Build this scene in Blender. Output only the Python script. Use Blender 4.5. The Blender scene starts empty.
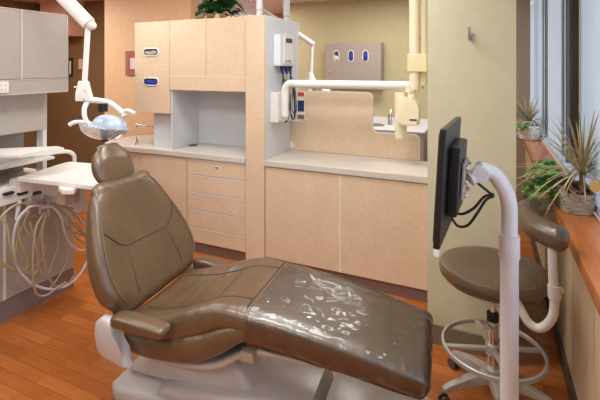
import bpy, bmesh, math, random
from mathutils import Vector, Matrix
random.seed(7)
S = bpy.context.scene
COL = S.collection
PI = math.pi
H = 1.71                     # camera height
# ---------------------------------------------------------------- camera
cd = bpy.data.cameras.new('camera'); cam = bpy.data.objects.new('camera', cd); COL.objects.link(cam)
cam.location = (0, 0, H); cam.rotation_euler = (PI/2, 0, math.radians(24.2))
cd.sensor_width = 36; cd.lens = 36*422/600; cd.shift_y = -0.22; cd.clip_start = .02
S.camera = cam
# ---------------------------------------------------------------- world, lights, exposure
S.view_settings.view_transform = 'Standard'; S.view_settings.look = 'None'
S.view_settings.gamma = 1; S.view_settings.use_curve_mapping = False
S.view_settings.exposure = 0.04
w = bpy.data.worlds.new('world'); S.world = w; w.use_nodes = True
nt = w.node_tree; nt.nodes.clear()
wo = nt.nodes.new('ShaderNodeOutputWorld'); bg = nt.nodes.new('ShaderNodeBackground')
tc = nt.nodes.new('ShaderNodeTexCoord'); sx = nt.nodes.new('ShaderNodeSeparateXYZ'); cr = nt.nodes.new('ShaderNodeValToRGB')
cr.color_ramp.elements[0].position = 0.0; cr.color_ramp.elements[0].color = (.72, .78, .85, 1)
cr.color_ramp.elements[1].position = .6; cr.color_ramp.elements[1].color = (.54, .67, .90, 1)
nt.links.new(tc.outputs['Generated'], sx.inputs[0]); nt.links.new(sx.outputs['Z'], cr.inputs[0])
nt.links.new(cr.outputs[0], bg.inputs[0]); nt.links.new(bg.outputs[0], wo.inputs[0])
bg.inputs[1].default_value = 2.5

def area(name, loc, sx_, sy_, power, color=(1, .93, .84), rot=(0, 0, 0)):
    l = bpy.data.lights.new(name, 'AREA'); l.shape = 'RECTANGLE'; l.size = sx_; l.size_y = sy_
    l.energy = power; l.color = color
    o = bpy.data.objects.new(name, l); o.location = loc; o.rotation_euler = rot; COL.objects.link(o); return o
CZ = 2.74                    # ceiling height
WARM = (.96, .965, .92)
for (x, y, p) in ((-1.1, 1.0, 30), (-1.1, 2.4, 26), (-3.1, 1.0, 24), (-3.1, 2.5, 24), (-1.1, -1.2, 30), (-3.1, -1.2, 26),
                  (-1.2, 4.9, 34), (-3.6, 5.4, 30), (-5.2, 3.0, 40)):
    area('ceiling_light', (x, y, CZ-.03), 1.15, .55, p, WARM)
# daylight enters by the window band on the right: sky plus a portal
pt = area('window_portal', (.53, .3, 1.85), 7.0, 1.75, 1, (1, 1, 1), (0, math.radians(90), math.radians(0)))
pt.rotation_euler = (0, math.radians(90), 0); pt.data.size = 1.75; pt.data.size_y = 8.5
try: pt.data.cycles.is_portal = True
except Exception: pass

# ---------------------------------------------------------------- pixel to place helpers (real positions in metres)
A = math.radians(24.2); FX, FY = -math.sin(A), math.cos(A); RX, RY = math.cos(A), math.sin(A)
def atD(px, py, d):
    u = (px-300)/422; return Vector((d*(FX+RX*u), d*(FY+RY*u), H-(py-68)/422*d))
def atY(px, py, Y): return atD(px, py, Y/(FY+RY*(px-300)/422))
def atX(px, py, X): return atD(px, py, X/(FX+RX*(px-300)/422))
def atZ(px, py, Z): return atD(px, py, 422*(H-Z)/(py-68))

# ---------------------------------------------------------------- materials
def new_mat(name):
    m = bpy.data.materials.new(name); m.use_nodes = True
    n = m.node_tree; b = n.nodes['Principled BSDF']; return m, n, b
def lin(c): return tuple(((x/255)/12.92 if x/255 <= .04045 else ((x/255+.055)/1.055)**2.4) for x in c)+(1,)
def setp(b, rough=.5, metal=0, spec=.5, coat=0):
    b.inputs['Roughness'].default_value = rough; b.inputs['Metallic'].default_value = metal
    b.inputs['Specular IOR Level'].default_value = spec; b.inputs['Coat Weight'].default_value = coat
def coords(n, scale=(1, 1, 1), rot=(0, 0, 0)):
    t = n.nodes.new('ShaderNodeTexCoord'); mp = n.nodes.new('ShaderNodeMapping')
    mp.inputs['Scale'].default_value = scale; mp.inputs['Rotation'].default_value = rot
    n.links.new(t.outputs['Object'], mp.inputs[0]); return mp.outputs[0]
def noise(n, vec, scale, detail=4, rough=.5):
    t = n.nodes.new('ShaderNodeTexNoise'); t.inputs['Scale'].default_value = scale; t.inputs['Detail'].default_value = detail
    t.inputs['Roughness'].default_value = rough; n.links.new(vec, t.inputs['Vector']); return t.outputs['Fac']
def ramp(n, fac, stops):
    r = n.nodes.new('ShaderNodeValToRGB'); e = r.color_ramp.elements
    while len(e) < len(stops): e.new(.5)
    for i, (p, c) in enumerate(stops): e[i].position = p; e[i].color = c
    n.links.new(fac, r.inputs[0]); return r.outputs[0]
def bump(n, b, h, strength=.1, dist=.01):
    k = n.nodes.new('ShaderNodeBump'); k.inputs['Strength'].default_value = strength; k.inputs['Distance'].default_value = dist
    n.links.new(h, k.inputs['Height']); n.links.new(k.outputs[0], b.inputs['Normal'])
def plain(name, c, rough=.5, metal=0, spec=.5, coat=0, var=.03, bs=0):
    """a plain colour with a faint procedural mottling"""
    m, n, b = new_mat(name); setp(b, rough, metal, spec, coat)
    v = coords(n); f = noise(n, v, 14, 3); L = lin(c)
    lo = tuple(max(0, x*(1-var)) for x in L[:3])+(1,); hi = tuple(min(1, x*(1+var)) for x in L[:3])+(1,)
    n.links.new(ramp(n, f, [(.3, lo), (.7, hi)]), b.inputs['Base Color'])
    if bs: bump(n, b, noise(n, v, 220, 2), bs, .001)
    return m
def laminate():
    m, n, b = new_mat('peach_laminate'); setp(b, .42)
    v = coords(n); f = noise(n, v, 38, 6, .62); g = noise(n, v, 5, 3)
    a = ramp(n, f, [(.32, lin((212, 185, 157))), (.52, lin((218, 192, 165))), (.72, lin((224, 199, 174)))])
    a2 = ramp(n, g, [(.3, (.93, .93, .93, 1)), (.7, (1, 1, 1, 1))])
    x = n.nodes.new('ShaderNodeMix'); x.data_type = 'RGBA'; x.blend_type = 'MULTIPLY'; x.inputs[0].default_value = 1
    n.links.new(a, x.inputs[6]); n.links.new(a2, x.inputs[7]); n.links.new(x.outputs[2], b.inputs['Base Color']); return m
def woodfloor():
    m, n, b = new_mat('wood_floor'); setp(b, .22, spec=.5)
    v = coords(n)
    br = n.nodes.new('ShaderNodeTexBrick'); br.offset = .37; br.inputs['Scale'].default_value = 1
    br.inputs['Brick Width'].default_value = .42; br.inputs['Row Height'].default_value = .075
    br.inputs['Mortar Size'].default_value = .0012; br.inputs['Mortar Smooth'].default_value = .3; br.inputs['Bias'].default_value = 0
    br.inputs['Color1'].default_value = lin((166, 92, 42)); br.inputs['Color2'].default_value = lin((192, 114, 56)); br.inputs['Mortar'].default_value = lin((120, 58, 26))
    n.links.new(v, br.inputs['Vector'])
    mp = coords(n, (2.2, 30, 1)); f = noise(n, mp, 2.2, 6, .6)
    a = ramp(n, f, [(.3, (.74, .70, .66, 1)), (.7, (1.05, 1.05, 1.05, 1))])
    x = n.nodes.new('ShaderNodeMix'); x.data_type = 'RGBA'; x.blend_type = 'MULTIPLY'; x.inputs[0].default_value = .8
    n.links.new(br.outputs['Color'], x.inputs[6]); n.links.new(a, x.inputs[7]); n.links.new(x.outputs[2], b.inputs['Base Color'])
    bump(n, b, br.outputs['Fac'], -.15, .002); return m
def wood(name, c1, c2, sc, rough=.35, k=1.5):
    m, n, b = new_mat(name); setp(b, rough)
    v = coords(n, sc); f = noise(n, v, k, 7, .6)
    n.links.new(ramp(n, f, [(.3, lin(c1)), (.7, lin(c2))]), b.inputs['Base Color']); return m
def leather(name='brown_leather', c=(95, 71, 49), ws=(5, 1.4, 2.2), wk=3.4, bs_=.55):
    m, n, b = new_mat(name); setp(b, .30, spec=.75, coat=.2); b.inputs['Coat Roughness'].default_value = .25
    v = coords(n); f = noise(n, v, 6, 4); L = lin(c)
    n.links.new(ramp(n, f, [(.3, tuple(q*.9 for q in L[:3])+(1,)), (.7, tuple(q*1.1 for q in L[:3])+(1,))]), b.inputs['Base Color'])
    vo = n.nodes.new('ShaderNodeTexVoronoi'); vo.inputs['Scale'].default_value = 420; n.links.new(v, vo.inputs['Vector'])
    w2 = noise(n, coords(n, ws, (0, .3, .5) if wk > 3 else (0, 0, 0)), wk, 4 if wk > 3 else 1.5, .5)
    ad = n.nodes.new('ShaderNodeMath'); ad.operation = 'MULTIPLY_ADD'; ad.inputs[1].default_value = .02
    n.links.new(vo.outputs['Distance'], ad.inputs[0]); n.links.new(w2, ad.inputs[2])
    bump(n, b, ad.outputs[0], bs_, .018); return m
def film():
    m, n, b = new_mat('clear_film'); n.nodes.remove(b)
    out = n.nodes['Material Output']; tr = n.nodes.new('ShaderNodeBsdfTransparent'); gl = n.nodes.new('ShaderNodeBsdfGlossy')
    gl.inputs['Roughness'].default_value = .09; tr.inputs[0].default_value = (.97, .97, .97, 1)
    mx = n.nodes.new('ShaderNodeMixShader'); lw = n.nodes.new('ShaderNodeLayerWeight'); lw.inputs[0].default_value = .3
    v = coords(n, (1, 1, 1)); f = noise(n, v, 7.5, 2, .4); f2 = noise(n, v, 15, 1, .4)
    ad = n.nodes.new('ShaderNodeMath'); ad.operation = 'MULTIPLY_ADD'; ad.inputs[1].default_value = .35
    n.links.new(f2, ad.inputs[0]); n.links.new(f, ad.inputs[2])
    k = n.nodes.new('ShaderNodeBump'); k.inputs['Strength'].default_value = .8; k.inputs['Distance'].default_value = .024
    n.links.new(ad.outputs[0], k.inputs['Height']); n.links.new(k.outputs[0], gl.inputs['Normal']); n.links.new(k.outputs[0], lw.inputs['Normal'])
    n.links.new(lw.outputs['Fresnel'], mx.inputs[0]); n.links.new(tr.outputs[0], mx.inputs[1]); n.links.new(gl.outputs[0], mx.inputs[2])
    g2 = n.nodes.new('ShaderNodeBsdfGlossy'); g2.inputs['Roughness'].default_value = .4; m2 = n.nodes.new('ShaderNodeMixShader'); m2.inputs[0].default_value = .09
    n.links.new(mx.outputs[0], m2.inputs[1]); n.links.new(g2.outputs[0], m2.inputs[2])
    n.links.new(m2.outputs[0], out.inputs[0]); return m
def glass():
    m, n, b = new_mat('window_glass'); n.nodes.remove(b)
    out = n.nodes['Material Output']; tr = n.nodes.new('ShaderNodeBsdfTransparent'); gl = n.nodes.new('ShaderNodeBsdfGlossy')
    gl.inputs['Roughness'].default_value = .01; tr.inputs[0].default_value = (.93, .96, .97, 1)
    mx = n.nodes.new('ShaderNodeMixShader'); lw = n.nodes.new('ShaderNodeLayerWeight'); lw.inputs[0].default_value = .08
    n.links.new(lw.outputs['Fresnel'], mx.inputs[0]); n.links.new(tr.outputs[0], mx.inputs[1]); n.links.new(gl.outputs[0], mx.inputs[2])
    n.links.new(mx.outputs[0], out.inputs[0]); return m
def shade_mat():
    m, n, b = new_mat('window_shade'); n.nodes.remove(b)
    out = n.nodes['Material Output']; tr = n.nodes.new('ShaderNodeBsdfTranslucent'); df = n.nodes.new('ShaderNodeBsdfDiffuse')
    v = coords(n, (1, 60, .3)); f = noise(n, v, 3, 3)
    c = ramp(n, f, [(.3, lin((214, 214, 216))), (.7, lin((224, 224, 226)))])
    n.links.new(c, tr.inputs[0]); n.links.new(c, df.inputs[0])
    mx = n.nodes.new('ShaderNodeMixShader'); mx.inputs[0].default_value = .3
    n.links.new(tr.outputs[0], mx.inputs[1]); n.links.new(df.outputs[0], mx.inputs[2]); n.links.new(mx.outputs[0], out.inputs[0]); return m

M = dict(
 lam=laminate(), counter=plain('stone_laminate_counter', (200, 193, 185), .35, var=.04), floor=woodfloor(),
 leather=leather(), leatherback=leather('backrest_leather', (95, 71, 49), (3, 3.2, .5), 2.9, .9), leather2=leather('stool_leather', (84, 65, 47)), seam=plain('seam_thread', (54, 42, 29), .6),
 piping=plain('leather_piping', (112, 94, 70), .4),
 orange=plain('orange_paint', (230, 188, 148), .7, bs=.05), brown=plain('brown_paint', (128, 94, 60), .7), cream=plain('cream_paint', (204, 197, 168), .7, bs=.04),
 olive=plain('khaki_paint', (190, 176, 138), .7), dorange=plain('deep_orange_paint', (206, 140, 84), .7), taupe=plain('taupe_paint', (150, 136, 120), .7),
 ceil=plain('ceiling_white', (222, 206, 192), .8), pink=plain('salmon_paint', (232, 176, 146), .8),
 white=plain('white_laminate', (208, 209, 214), .4), plastic=plain('white_plastic', (228, 225, 222), .3), ivory=plain('ivory_plastic', (232, 222, 196), .35),
 yellowed=plain('yellowed_plastic', (226, 214, 174), .4), enamel=plain('grey_enamel', (192, 184, 180), .3), chairgrey=plain('pinkish_grey_plastic', (196, 180, 168), .35),
 unit=plain('taupe_laminate', (172, 163, 156), .45), unitback=plain('warm_grey_laminate', (186, 178, 172), .45), toe=plain('toe_kick', (128, 112, 112), .5), unitdark=plain('unit_recess_grey', (140, 132, 128), .5), uedge=plain('taupe_edge_strip', (198, 191, 186), .4),
 edge=plain('pale_edge_strip', (226, 224, 222), .4), cabdark=plain('dark_brown_kick', (124, 98, 90), .6), gap=plain('gap_grey', (168, 160, 156), .6),
 steel=plain('brushed_steel', (190, 186, 182), .3, metal=1), chrome=plain('chrome', (225, 225, 225), .08, metal=1), steelbox=plain('taupe_metal', (164, 150, 142), .4),
 black=plain('black_plastic', (26, 26, 28), .35), blackm=plain('black_matte', (18, 18, 19), .6), screen=plain('dark_glass', (10, 11, 13), .08),
 blue=plain('cobalt_blue', (34, 44, 178), .4), navy=plain('navy_rubber', (38, 48, 104), .4), red=plain('red_print', (188, 60, 54), .5),
 hosel=plain('pale_hose', (206, 202, 208), .4), hosey=plain('olive_hose', (178, 166, 126), .45), hoset=plain('tan_hose', (172, 152, 132), .45), hoseg=plain('grey_hose', (178, 172, 166), .4),
 sill=wood('cherry_wood', (176, 96, 50), (206, 132, 78), (14, 1.2, 14), .22), veneer=wood('pale_oak_veneer', (190, 164, 132), (216, 192, 160), (40, 40, 1.2), .45),
 leaf=plain('leaf_green', (126, 184, 84), .4, var=.35), leafd=plain('dark_leaf_green', (52, 104, 52), .4, var=.35), leafp=plain('dracaena_leaf', (172, 168, 128), .45, var=.3), leafr=plain('dracaena_red_leaf', (168, 138, 116), .45, var=.25),
 stem=plain('stem', (110, 96, 60), .6), soil=plain('soil', (62, 46, 34), .9, var=.3), basket=plain('grey_wicker', (176, 170, 150), .7, var=.35), wbasket=plain('white_wicker', (222, 216, 208), .6, var=.1),
 drift=plain('driftwood', (134, 106, 86), .8, var=.3), pebble=plain('pebble', (206, 188, 160), .6, var=.2), cutwood=plain('cut_wood', (206, 168, 110), .6),
 film=film(), glass=glass(), shade=shade_mat(), frame=plain('window_frame_white', (214, 218, 228), .35), gasket=plain('window_gasket', (52, 62, 74), .5),
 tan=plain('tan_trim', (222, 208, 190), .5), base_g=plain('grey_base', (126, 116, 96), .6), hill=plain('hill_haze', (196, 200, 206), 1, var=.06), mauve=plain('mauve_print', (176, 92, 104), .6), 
 gold=plain('gold_frame', (168, 118, 92), .4), darkframe=plain('dark_frame', (52, 36, 28), .5), paper=plain('paper', (224, 214, 200), .7), skirt=plain('dark_skirting', (74, 66, 62), .5),
 lens=None, green=plain('green_led', (40, 170, 70), .4), alum=plain('cast_aluminium', (176, 170, 164), .35, metal=.3), polegrey=plain('pole_grey', (198, 192, 194), .3), domew=plain('reflector_blue_white', (176, 190, 210), .2), kbox=plain('console_white', (224, 228, 236), .35))
m, n, b = new_mat('light_shield'); setp(b, .05); b.inputs['Base Color'].default_value = lin((236, 240, 248)); b.inputs['Transmission Weight'].default_value = .75; b.inputs['IOR'].default_value = 1.2; M['lens'] = m

# ---------------------------------------------------------------- mesh helpers
def BM(): return bmesh.new()
def add_box(bm, lo, hi, bev=0, seg=2, mat=None):
    lo = Vector(lo); hi = Vector(hi); r = bmesh.ops.create_cube(bm, size=1); vs = r['verts']
    c = (lo+hi)/2; d = hi-lo
    for v in vs: v.co = Vector((v.co.x*d.x, v.co.y*d.y, v.co.z*d.z))
    if bev:
        es = list({e for v in vs for e in v.link_edges})
        rr = bmesh.ops.bevel(bm, geom=es, offset=bev, segments=seg, profile=.5, affect='EDGES')
        vs = list({v for f in rr['faces'] for v in f.verts} | {v for v in vs if v.is_valid})
    for v in vs:
        if mat: v.co = mat @ v.co
        v.co += c
    return vs
def smooth_path(pts, n=8):
    pts = [Vector(p) for p in pts]; out = []
    P = [2*pts[0]-pts[1]]+pts+[2*pts[-1]-pts[-2]]
    for i in range(1, len(P)-2):
        a, b_, c, d = P[i-1:i+3]
        for k in range(n):
            t = k/n
            out.append(.5*((2*b_)+(c-a)*t+(2*a-5*b_+4*c-d)*t*t+(3*b_-a-3*c+d)*t**3))
    out.append(pts[-1]); return out
def add_tube(bm, pts, r, seg=10, cap=True, flat=None):
    pts = [Vector(p) for p in pts]; N = len(pts); rings = []; prev = None
    for i, p in enumerate(pts):
        t = (pts[min(i+1, N-1)]-pts[max(i-1, 0)])
        if t.length < 1e-9: t = Vector((0, 0, 1))
        t.normalize()
        if prev is None:
            u = t.orthogonal().normalized() if abs(t.z) > .99 else t.cross(Vector((0, 0, 1))).normalized()
        else:
            u = prev-t*prev.dot(t); u.normalize()
        prev = u; v = t.cross(u); ri = r(i/(N-1)) if callable(r) else r
        f = flat if flat else 1
        rings.append([bm.verts.new(p+u*(ri*math.cos(2*PI*k/seg))+v*(ri*f*math.sin(2*PI*k/seg))) for k in range(seg)])
    for a, b_ in zip(rings, rings[1:]):
        for k in range(seg): bm.faces.new((a[k], a[(k+1) % seg], b_[(k+1) % seg], b_[k]))
    if cap: bm.faces.new(rings[0][::-1]); bm.faces.new(rings[-1])
def add_lathe(bm, prof, c=(0, 0, 0), seg=32, sx=1, sy=1):
    c = Vector(c); rings = []
    for r, z in prof:
        if r < 1e-6: rings.append([bm.verts.new(c+Vector((0, 0, z)))])
        else: rings.append([bm.verts.new(c+Vector((r*sx*math.cos(2*PI*k/seg), r*sy*math.sin(2*PI*k/seg), z))) for k in range(seg)])
    for a, b_ in zip(rings, rings[1:]):
        for k in range(seg):
            k2 = (k+1) % seg
            if len(a) == 1 and len(b_) == 1: continue
            if len(a) == 1: bm.faces.new((a[0], b_[k2], b_[k]))
            elif len(b_) == 1: bm.faces.new((a[k], a[k2], b_[0]))
            else: bm.faces.new((a[k], a[k2], b_[k2], b_[k]))
def add_prism(bm, poly, axis, lo, hi, bev=0):
    """poly: list of 2D points in the two other axes, in order; extruded along axis between lo and hi"""
    def mk(p, h):
        return Vector({'x': (h, p[0], p[1]), 'y': (p[0], h, p[1]), 'z': (p[0], p[1], h)}[axis])
    a = [bm.verts.new(mk(p, lo)) for p in poly]; b_ = [bm.verts.new(mk(p, hi)) for p in poly]
    fs = [bm.faces.new(a), bm.faces.new(b_[::-1])]; N = len(poly)
    for k in range(N): fs.append(bm.faces.new((a[k], b_[k], b_[(k+1) % N], a[(k+1) % N])))
    if bev:
        es = [e for e in set(fs[0].edges) | set(fs[1].edges)]
        bmesh.ops.bevel(bm, geom=es, offset=bev, segments=2, profile=.5, affect='EDGES')
def rrect(x0, y0, x1, y1, r, n=5):
    out = []
    for cx, cy, a0 in ((x1-r, y1-r, 0), (x0+r, y1-r, 90), (x0+r, y0+r, 180), (x1-r, y0+r, 270)):
        for k in range(n+1):
            a = math.radians(a0+90*k/n); out.append((cx+r*math.cos(a), cy+r*math.sin(a)))
    return out
def add_ell(bm, c, r, rot=None, u=16, v=10):
    rr = bmesh.ops.create_uvsphere(bm, u_segments=u, v_segments=v, radius=1)
    for q in rr['verts']:
        p = Vector((q.co.x*r[0], q.co.y*r[1], q.co.z*r[2]))
        if rot: p = rot @ p
        q.co = p+Vector(c)
def flatten_parent(o, parent):
    o.parent = parent
def obj(name, bm, m, parent=None, local=False, smooth=True, sub=0, ang=40, label=None):
    bmesh.ops.recalc_face_normals(bm, faces=bm.faces)
    me = bpy.data.meshes.new(name); bm.to_mesh(me); bm.free()
    o = bpy.data.objects.new(name, me); COL.objects.link(o)
    if m is not None: me.materials.append(m)
    if parent is not None:
        o.parent = parent
        if not local:
            mw = Matrix.Identity(4); p = parent; ch = []
            while p is not None: ch.append(p); p = p.parent
            for q in reversed(ch): mw = mw @ (Matrix.Translation(q.location) @ q.rotation_euler.to_matrix().to_4x4())
            me.transform(mw.inverted())
    if smooth:
        for p in me.polygons: p.use_smooth = True
        try: me.set_sharp_from_angle(angle=math.radians(ang))
        except Exception: pass
    if smooth and ang == 40:
        md = o.modifiers.new('wn', 'WEIGHTED_NORMAL'); md.keep_sharp = True
    if sub:
        md = o.modifiers.new('s', 'SUBSURF'); md.levels = sub; md.render_levels = sub
    if label: o['label'] = label
    return o
def centre(o):
    """move the origin of a single-mesh thing to the bottom centre of its mesh"""
    me = o.data; xs = [v.co.x for v in me.vertices]; ys = [v.co.y for v in me.vertices]; zs = [v.co.z for v in me.vertices]
    c = Vector(((min(xs)+max(xs))/2, (min(ys)+max(ys))/2, min(zs))); me.transform(Matrix.Translation(-c)); o.location = c
    return o
def tag(o, label, cat, group=None):
    o['label'] = label; o['category'] = cat
    if group: o['group'] = group
    if o.type == 'MESH': centre(o)
    return o
def thing(name, label, cat, loc=(0, 0, 0), rotz=0, group=None):
    o = bpy.data.objects.new(name, None); COL.objects.link(o); o.empty_display_size = .05
    o.location = loc; o.rotation_euler = (0, 0, rotz); o['label'] = label; o['category'] = cat
    if group: o['group'] = group
    return o
def struct(name, bm, m, parent=None, smooth=False):
    o = obj(name, bm, m, parent, smooth=smooth)
    if parent is None: o['kind'] = 'structure'
    return o
def box(name, lo, hi, m, parent=None, bev=0, **k):
    bm = BM(); add_box(bm, lo, hi, bev); return obj(name, bm, m, parent, **k)
def sbox(name, lo, hi, m, parent=None):
    bm = BM(); add_box(bm, lo, hi); return struct(name, bm, m, parent)

# ================================================================ SETTING
YB = -3.2; XL = -6.6; YF = 7.6; WX = .51
sbox('floor', (XL, YB, -.1), (1.2, YF, 0), M['floor'])
sbox('ceiling', (XL, YB, CZ), (.9, YF, CZ+.1), M['ceil'])
sbox('wall_left', (XL-.1, YB, 0), (XL, YF, CZ), M['brown'])
sbox('wall_rear', (XL, YB-.1, 0), (.9, YB, CZ), M['cream'])
sbox('wall_back', (-3.0, 6.1, 0), (.44, 6.2, CZ), M['olive'])
sbox('wall_picture', (-4.46, 3.87, 0), (-3.1, 3.99, CZ), M['orange'])
sbox('wall_corridor', (XL, 4.6, 0), (-4.7, 4.7, CZ), M['brown'])
sbox('wall_far', (-4.2, 7.4, 0), (-2.9, 7.5, CZ), M['dorange'])
sbox('wall_side', (-3.02, 6.2, 0), (-2.9, 7.4, CZ), M['dorange'])
# soffit and door frame beyond the tall cabinet
sbox('trim_1', (-4.2, 7.2, 2.56), (-2.9, 7.4, CZ), M['pink'])
bm = BM(); add_box(bm, (-3.06, 6.06, 0), (-2.98, 6.22, 2.42)); add_box(bm, (-3.9, 6.06, 2.34), (-2.98, 6.2, 2.42)); struct('door_1', bm, M['pink'])
# pillar
sbox('wall_pillar', (-.355, 2.74, 0), (.14, 3.9, CZ), M['cream'])
bm = BM(); add_box(bm, (-.362, 2.725, 0), (.15, 2.745, .12)); struct('baseboard_pillar', bm, M['base_g'])
# right hand wall under the windows
sbox('wall_right', (.39, YB, 0), (.60, YF, .86), M['veneer'])
sbox('baseboard_right', (.375, YB, 0), (.392, YF, .10), M['skirt'])
bm = BM(); add_box(bm, (.34, YB, .862), (.515, 5.62, .93), .006); struct('trim_sill', bm, M['sill'], smooth=True)
sbox('wall_header', (.51, YB, 2.62), (.62, YF, CZ), M['cream'])
sbox('wall_taupe', (.14, 5.68, 0), (.44, 5.9, CZ), M['taupe'])
# windows: shade panels, frames, glass
def window(name, y0, y1, shade):
    o = bpy.data.objects.new(name, None); COL.objects.link(o); o.location = (.55, (y0+y1)/2, .93); o['kind'] = 'structure'
    bm = BM()
    for a, b_ in ((y0, y0+.03), (y1-.025, y1)): add_box(bm, (.538, a, .93), (.560, b_, 2.62), .004)
    add_box(bm, (.516, y0, .93), (.565, y1, .975), .004); add_box(bm, (.516, y0, 2.57), (.565, y1, 2.62), .004)
    obj('window_frame', bm, M['frame'], o)
    bm = BM()
    for a, b_ in ((y0+.03, y0+.04), (y1-.037, y1-.025)): add_box(bm, (.541, a, .975), (.557, b_, 2.57))
    obj('gasket', bm, M['gasket'], o)
    box('pane', (.545, y0+.04, .97), (.551, y1-.04, 2.575), M['glass'], o, smooth=False)
    if shade: box('window_shade', (.520, y0+.02, .96), (.523, y1-.02, 2.6), M['shade'], o, smooth=False)
window('window_1', 3.20, 3.87, False)
window('window_2', 3.87, 4.80, True)
window('window_3', 4.80, 5.22, False)
window('window_8', 5.22, 7.2, True)
window('window_4', 1.70, 3.16, True)
window('window_5', .1, 1.70, False)
window('window_6', -1.5, .1, False)
window('window_7', -3.1, -1.5, False)
bm = BM(); add_box(bm, (.522, 3.165, .93), (.56, 3.205, 2.62), .004); struct('trim_mullion', bm, M['tan'])
# hills beyond the glass
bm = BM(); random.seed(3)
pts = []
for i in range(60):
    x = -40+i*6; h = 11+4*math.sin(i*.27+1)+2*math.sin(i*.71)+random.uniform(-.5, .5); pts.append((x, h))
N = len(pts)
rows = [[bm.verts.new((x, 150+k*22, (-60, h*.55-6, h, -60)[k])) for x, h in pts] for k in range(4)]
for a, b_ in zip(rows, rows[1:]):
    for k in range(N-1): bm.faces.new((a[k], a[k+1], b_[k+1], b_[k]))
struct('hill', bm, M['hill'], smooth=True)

# ================================================================ BACK CABINETS
YC = 3.16
def handle_hole(name, c, m_in, parent, w=.205, h=.085, vertical=False, holder='steel'):
    """oval slot: pale rim, dark inside with gloves/tissues showing"""
    x, y, z = c
    if vertical: w, h = h, w
    bm = BM(); outer = rrect(x-w/2, z-h/2, x+w/2, z+h/2, min(w, h)/2-.001, 8); k = .72
    inner = [(x+(px-x)*(1-.02/w*1.0), z+(pz-z)*(1-.022/h)) for px, pz in outer]
    def ring(pts, yy): return [bm.verts.new((p[0], yy, p[1])) for p in pts]
    a = ring(outer, y); b_ = ring(outer, y-.006); c_ = ring(inner, y-.008); d = ring(inner, y+.0)
    n_ = len(a)
    for r1, r2 in ((a, b_), (b_, c_), (c_, d)):
        for i in range(n_): bm.faces.new((r1[i], r1[(i+1) % n_], r2[(i+1) % n_], r2[i]))
    o = obj(name, bm, M['plastic'], parent)
    bm = BM(); add_prism(bm, [(x+(p-x)*.98, z+(q-z)*.98) for p, q in inner], 'y', y-.002, y+.001); obj('slot', bm, M['gasket'], o)
    bm = BM()
    for i in range(5):
        add_ell(bm, (x+random.uniform(-.25, .25)*w, y-.004, z-h*.12+random.uniform(-.1, .1)*h), (w*.2, .006, h*.17), u=10, v=6)
    obj('glove', bm, m_in, o)
# base cabinet with worktop, left portion: door, drawer stack
t = thing('base_cabinet', 'peach laminate base cabinet with a blank door beside the five drawer stack', 'cabinet', (-3.1, 3.4, 0))
bm = BM(); add_box(bm, (-3.70, YC+.02, .1), (-2.58, 3.84, .872)); obj('body', bm, M['lam'], t, smooth=False)
box('kick_board', (-3.66, YC+.025, 0), (-2.58, 3.84, .1), M['cabdark'], t, smooth=False)
box('door', (-3.70, YC, .1), (-3.17, YC+.02, .868), M['lam'], t, .002); box('door', (-3.165, YC, .1), (-2.583, YC+.02, .868), M['lam'], t, .002)
t = thing('drawer_cabinet', 'peach laminate stack of five drawers with a small lock', 'cabinet', (-2.25, 3.4, 0))
box('body', (-2.578, YC+.02, .1), (-1.938, 3.84, .872), M['gap'], t, smooth=False)
box('kick_board', (-2.578, YC+.025, 0), (-1.938, 3.84, .1), M['cabdark'], t, smooth=False)
zz = [.868, .722, .562, .400, .236, .1]
for i in range(5):
    dr = box('drawer', (-2.574, YC, zz[i+1]+.004), (-1.941, YC+.02, zz[i]-.004), M['lam'], t, .002)
    if i == 0:
        bm = BM(); add_lathe(bm, [(0, 0), (.011, 0), (.011, .006), (.007, .010), (0, .010)], seg=16)
        bmesh.ops.rotate(bm, verts=bm.verts, cent=(0, 0, 0), matrix=Matrix.Rotation(PI/2, 3, 'X')); bmesh.ops.translate(bm, verts=bm.verts, vec=(-2.24, YC, .818))
        add_box(bm, (-2.2425, YC-.022, .805), (-2.2375, YC-.008, .819)); obj('lock', bm, M['steel'], dr)
    bm = BM(); add_box(bm, (-2.574, YC-.002, zz[i]-.0085), (-1.941, YC+.004, zz[i]-.0005)); obj('edge_strip', bm, M['edge'], dr, smooth=False)
def counter(name, label, poly, z0, z1, m=M['counter']):
    bm = BM(); add_prism(bm, poly, 'z', z0, z1, .005); return tag(obj(name, bm, m), label, 'worktop')
poly = [(-1.94, 3.86), (-3.5, 3.86)]
for k in range(9):
    a = math.radians(90+180*k/8); r = .34; poly.append((-3.5+.3*math.cos(a), 3.49+.365*math.sin(a)))
poly += [(-3.0, YC-.015), (-1.94, YC-.015)]
ct = counter('worktop', 'pale grey worktop running under the niche, rounded at its left end', poly, .875, .925)
t = thing('two_door_cabinet', 'low peach laminate cabinet with two wide doors beside the pillar', 'cabinet', (-1.05, 3.4, 0))
box('body', (-1.748, YC+.02, .1), (-.36, 3.66, .872), M['gap'], t, smooth=False)
box('kick_board', (-1.748, YC+.025, 0), (-.36, 3.66, .1), M['cabdark'], t, smooth=False)
xm = atY(340, 200, YC).x
box('door', (-1.744, YC, .1), (xm-.003, YC+.02, .868), M['lam'], t, .002); box('door', (xm+.003, YC, .1), (-.362, YC+.02, .868), M['lam'], t, .002)
bm = BM(); add_box(bm, (xm-.005, YC-.002, .1), (xm+.005, YC+.012, .868)); obj('edge_strip', bm, M['edge'], t, smooth=False)
counter('worktop', 'pale grey worktop on the two wide doors, in front of the low partition', [(-1.749, 3.665), (-1.749, YC-.015), (-.357, YC-.015), (-.357, 3.665)], .875, .925)
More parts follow.
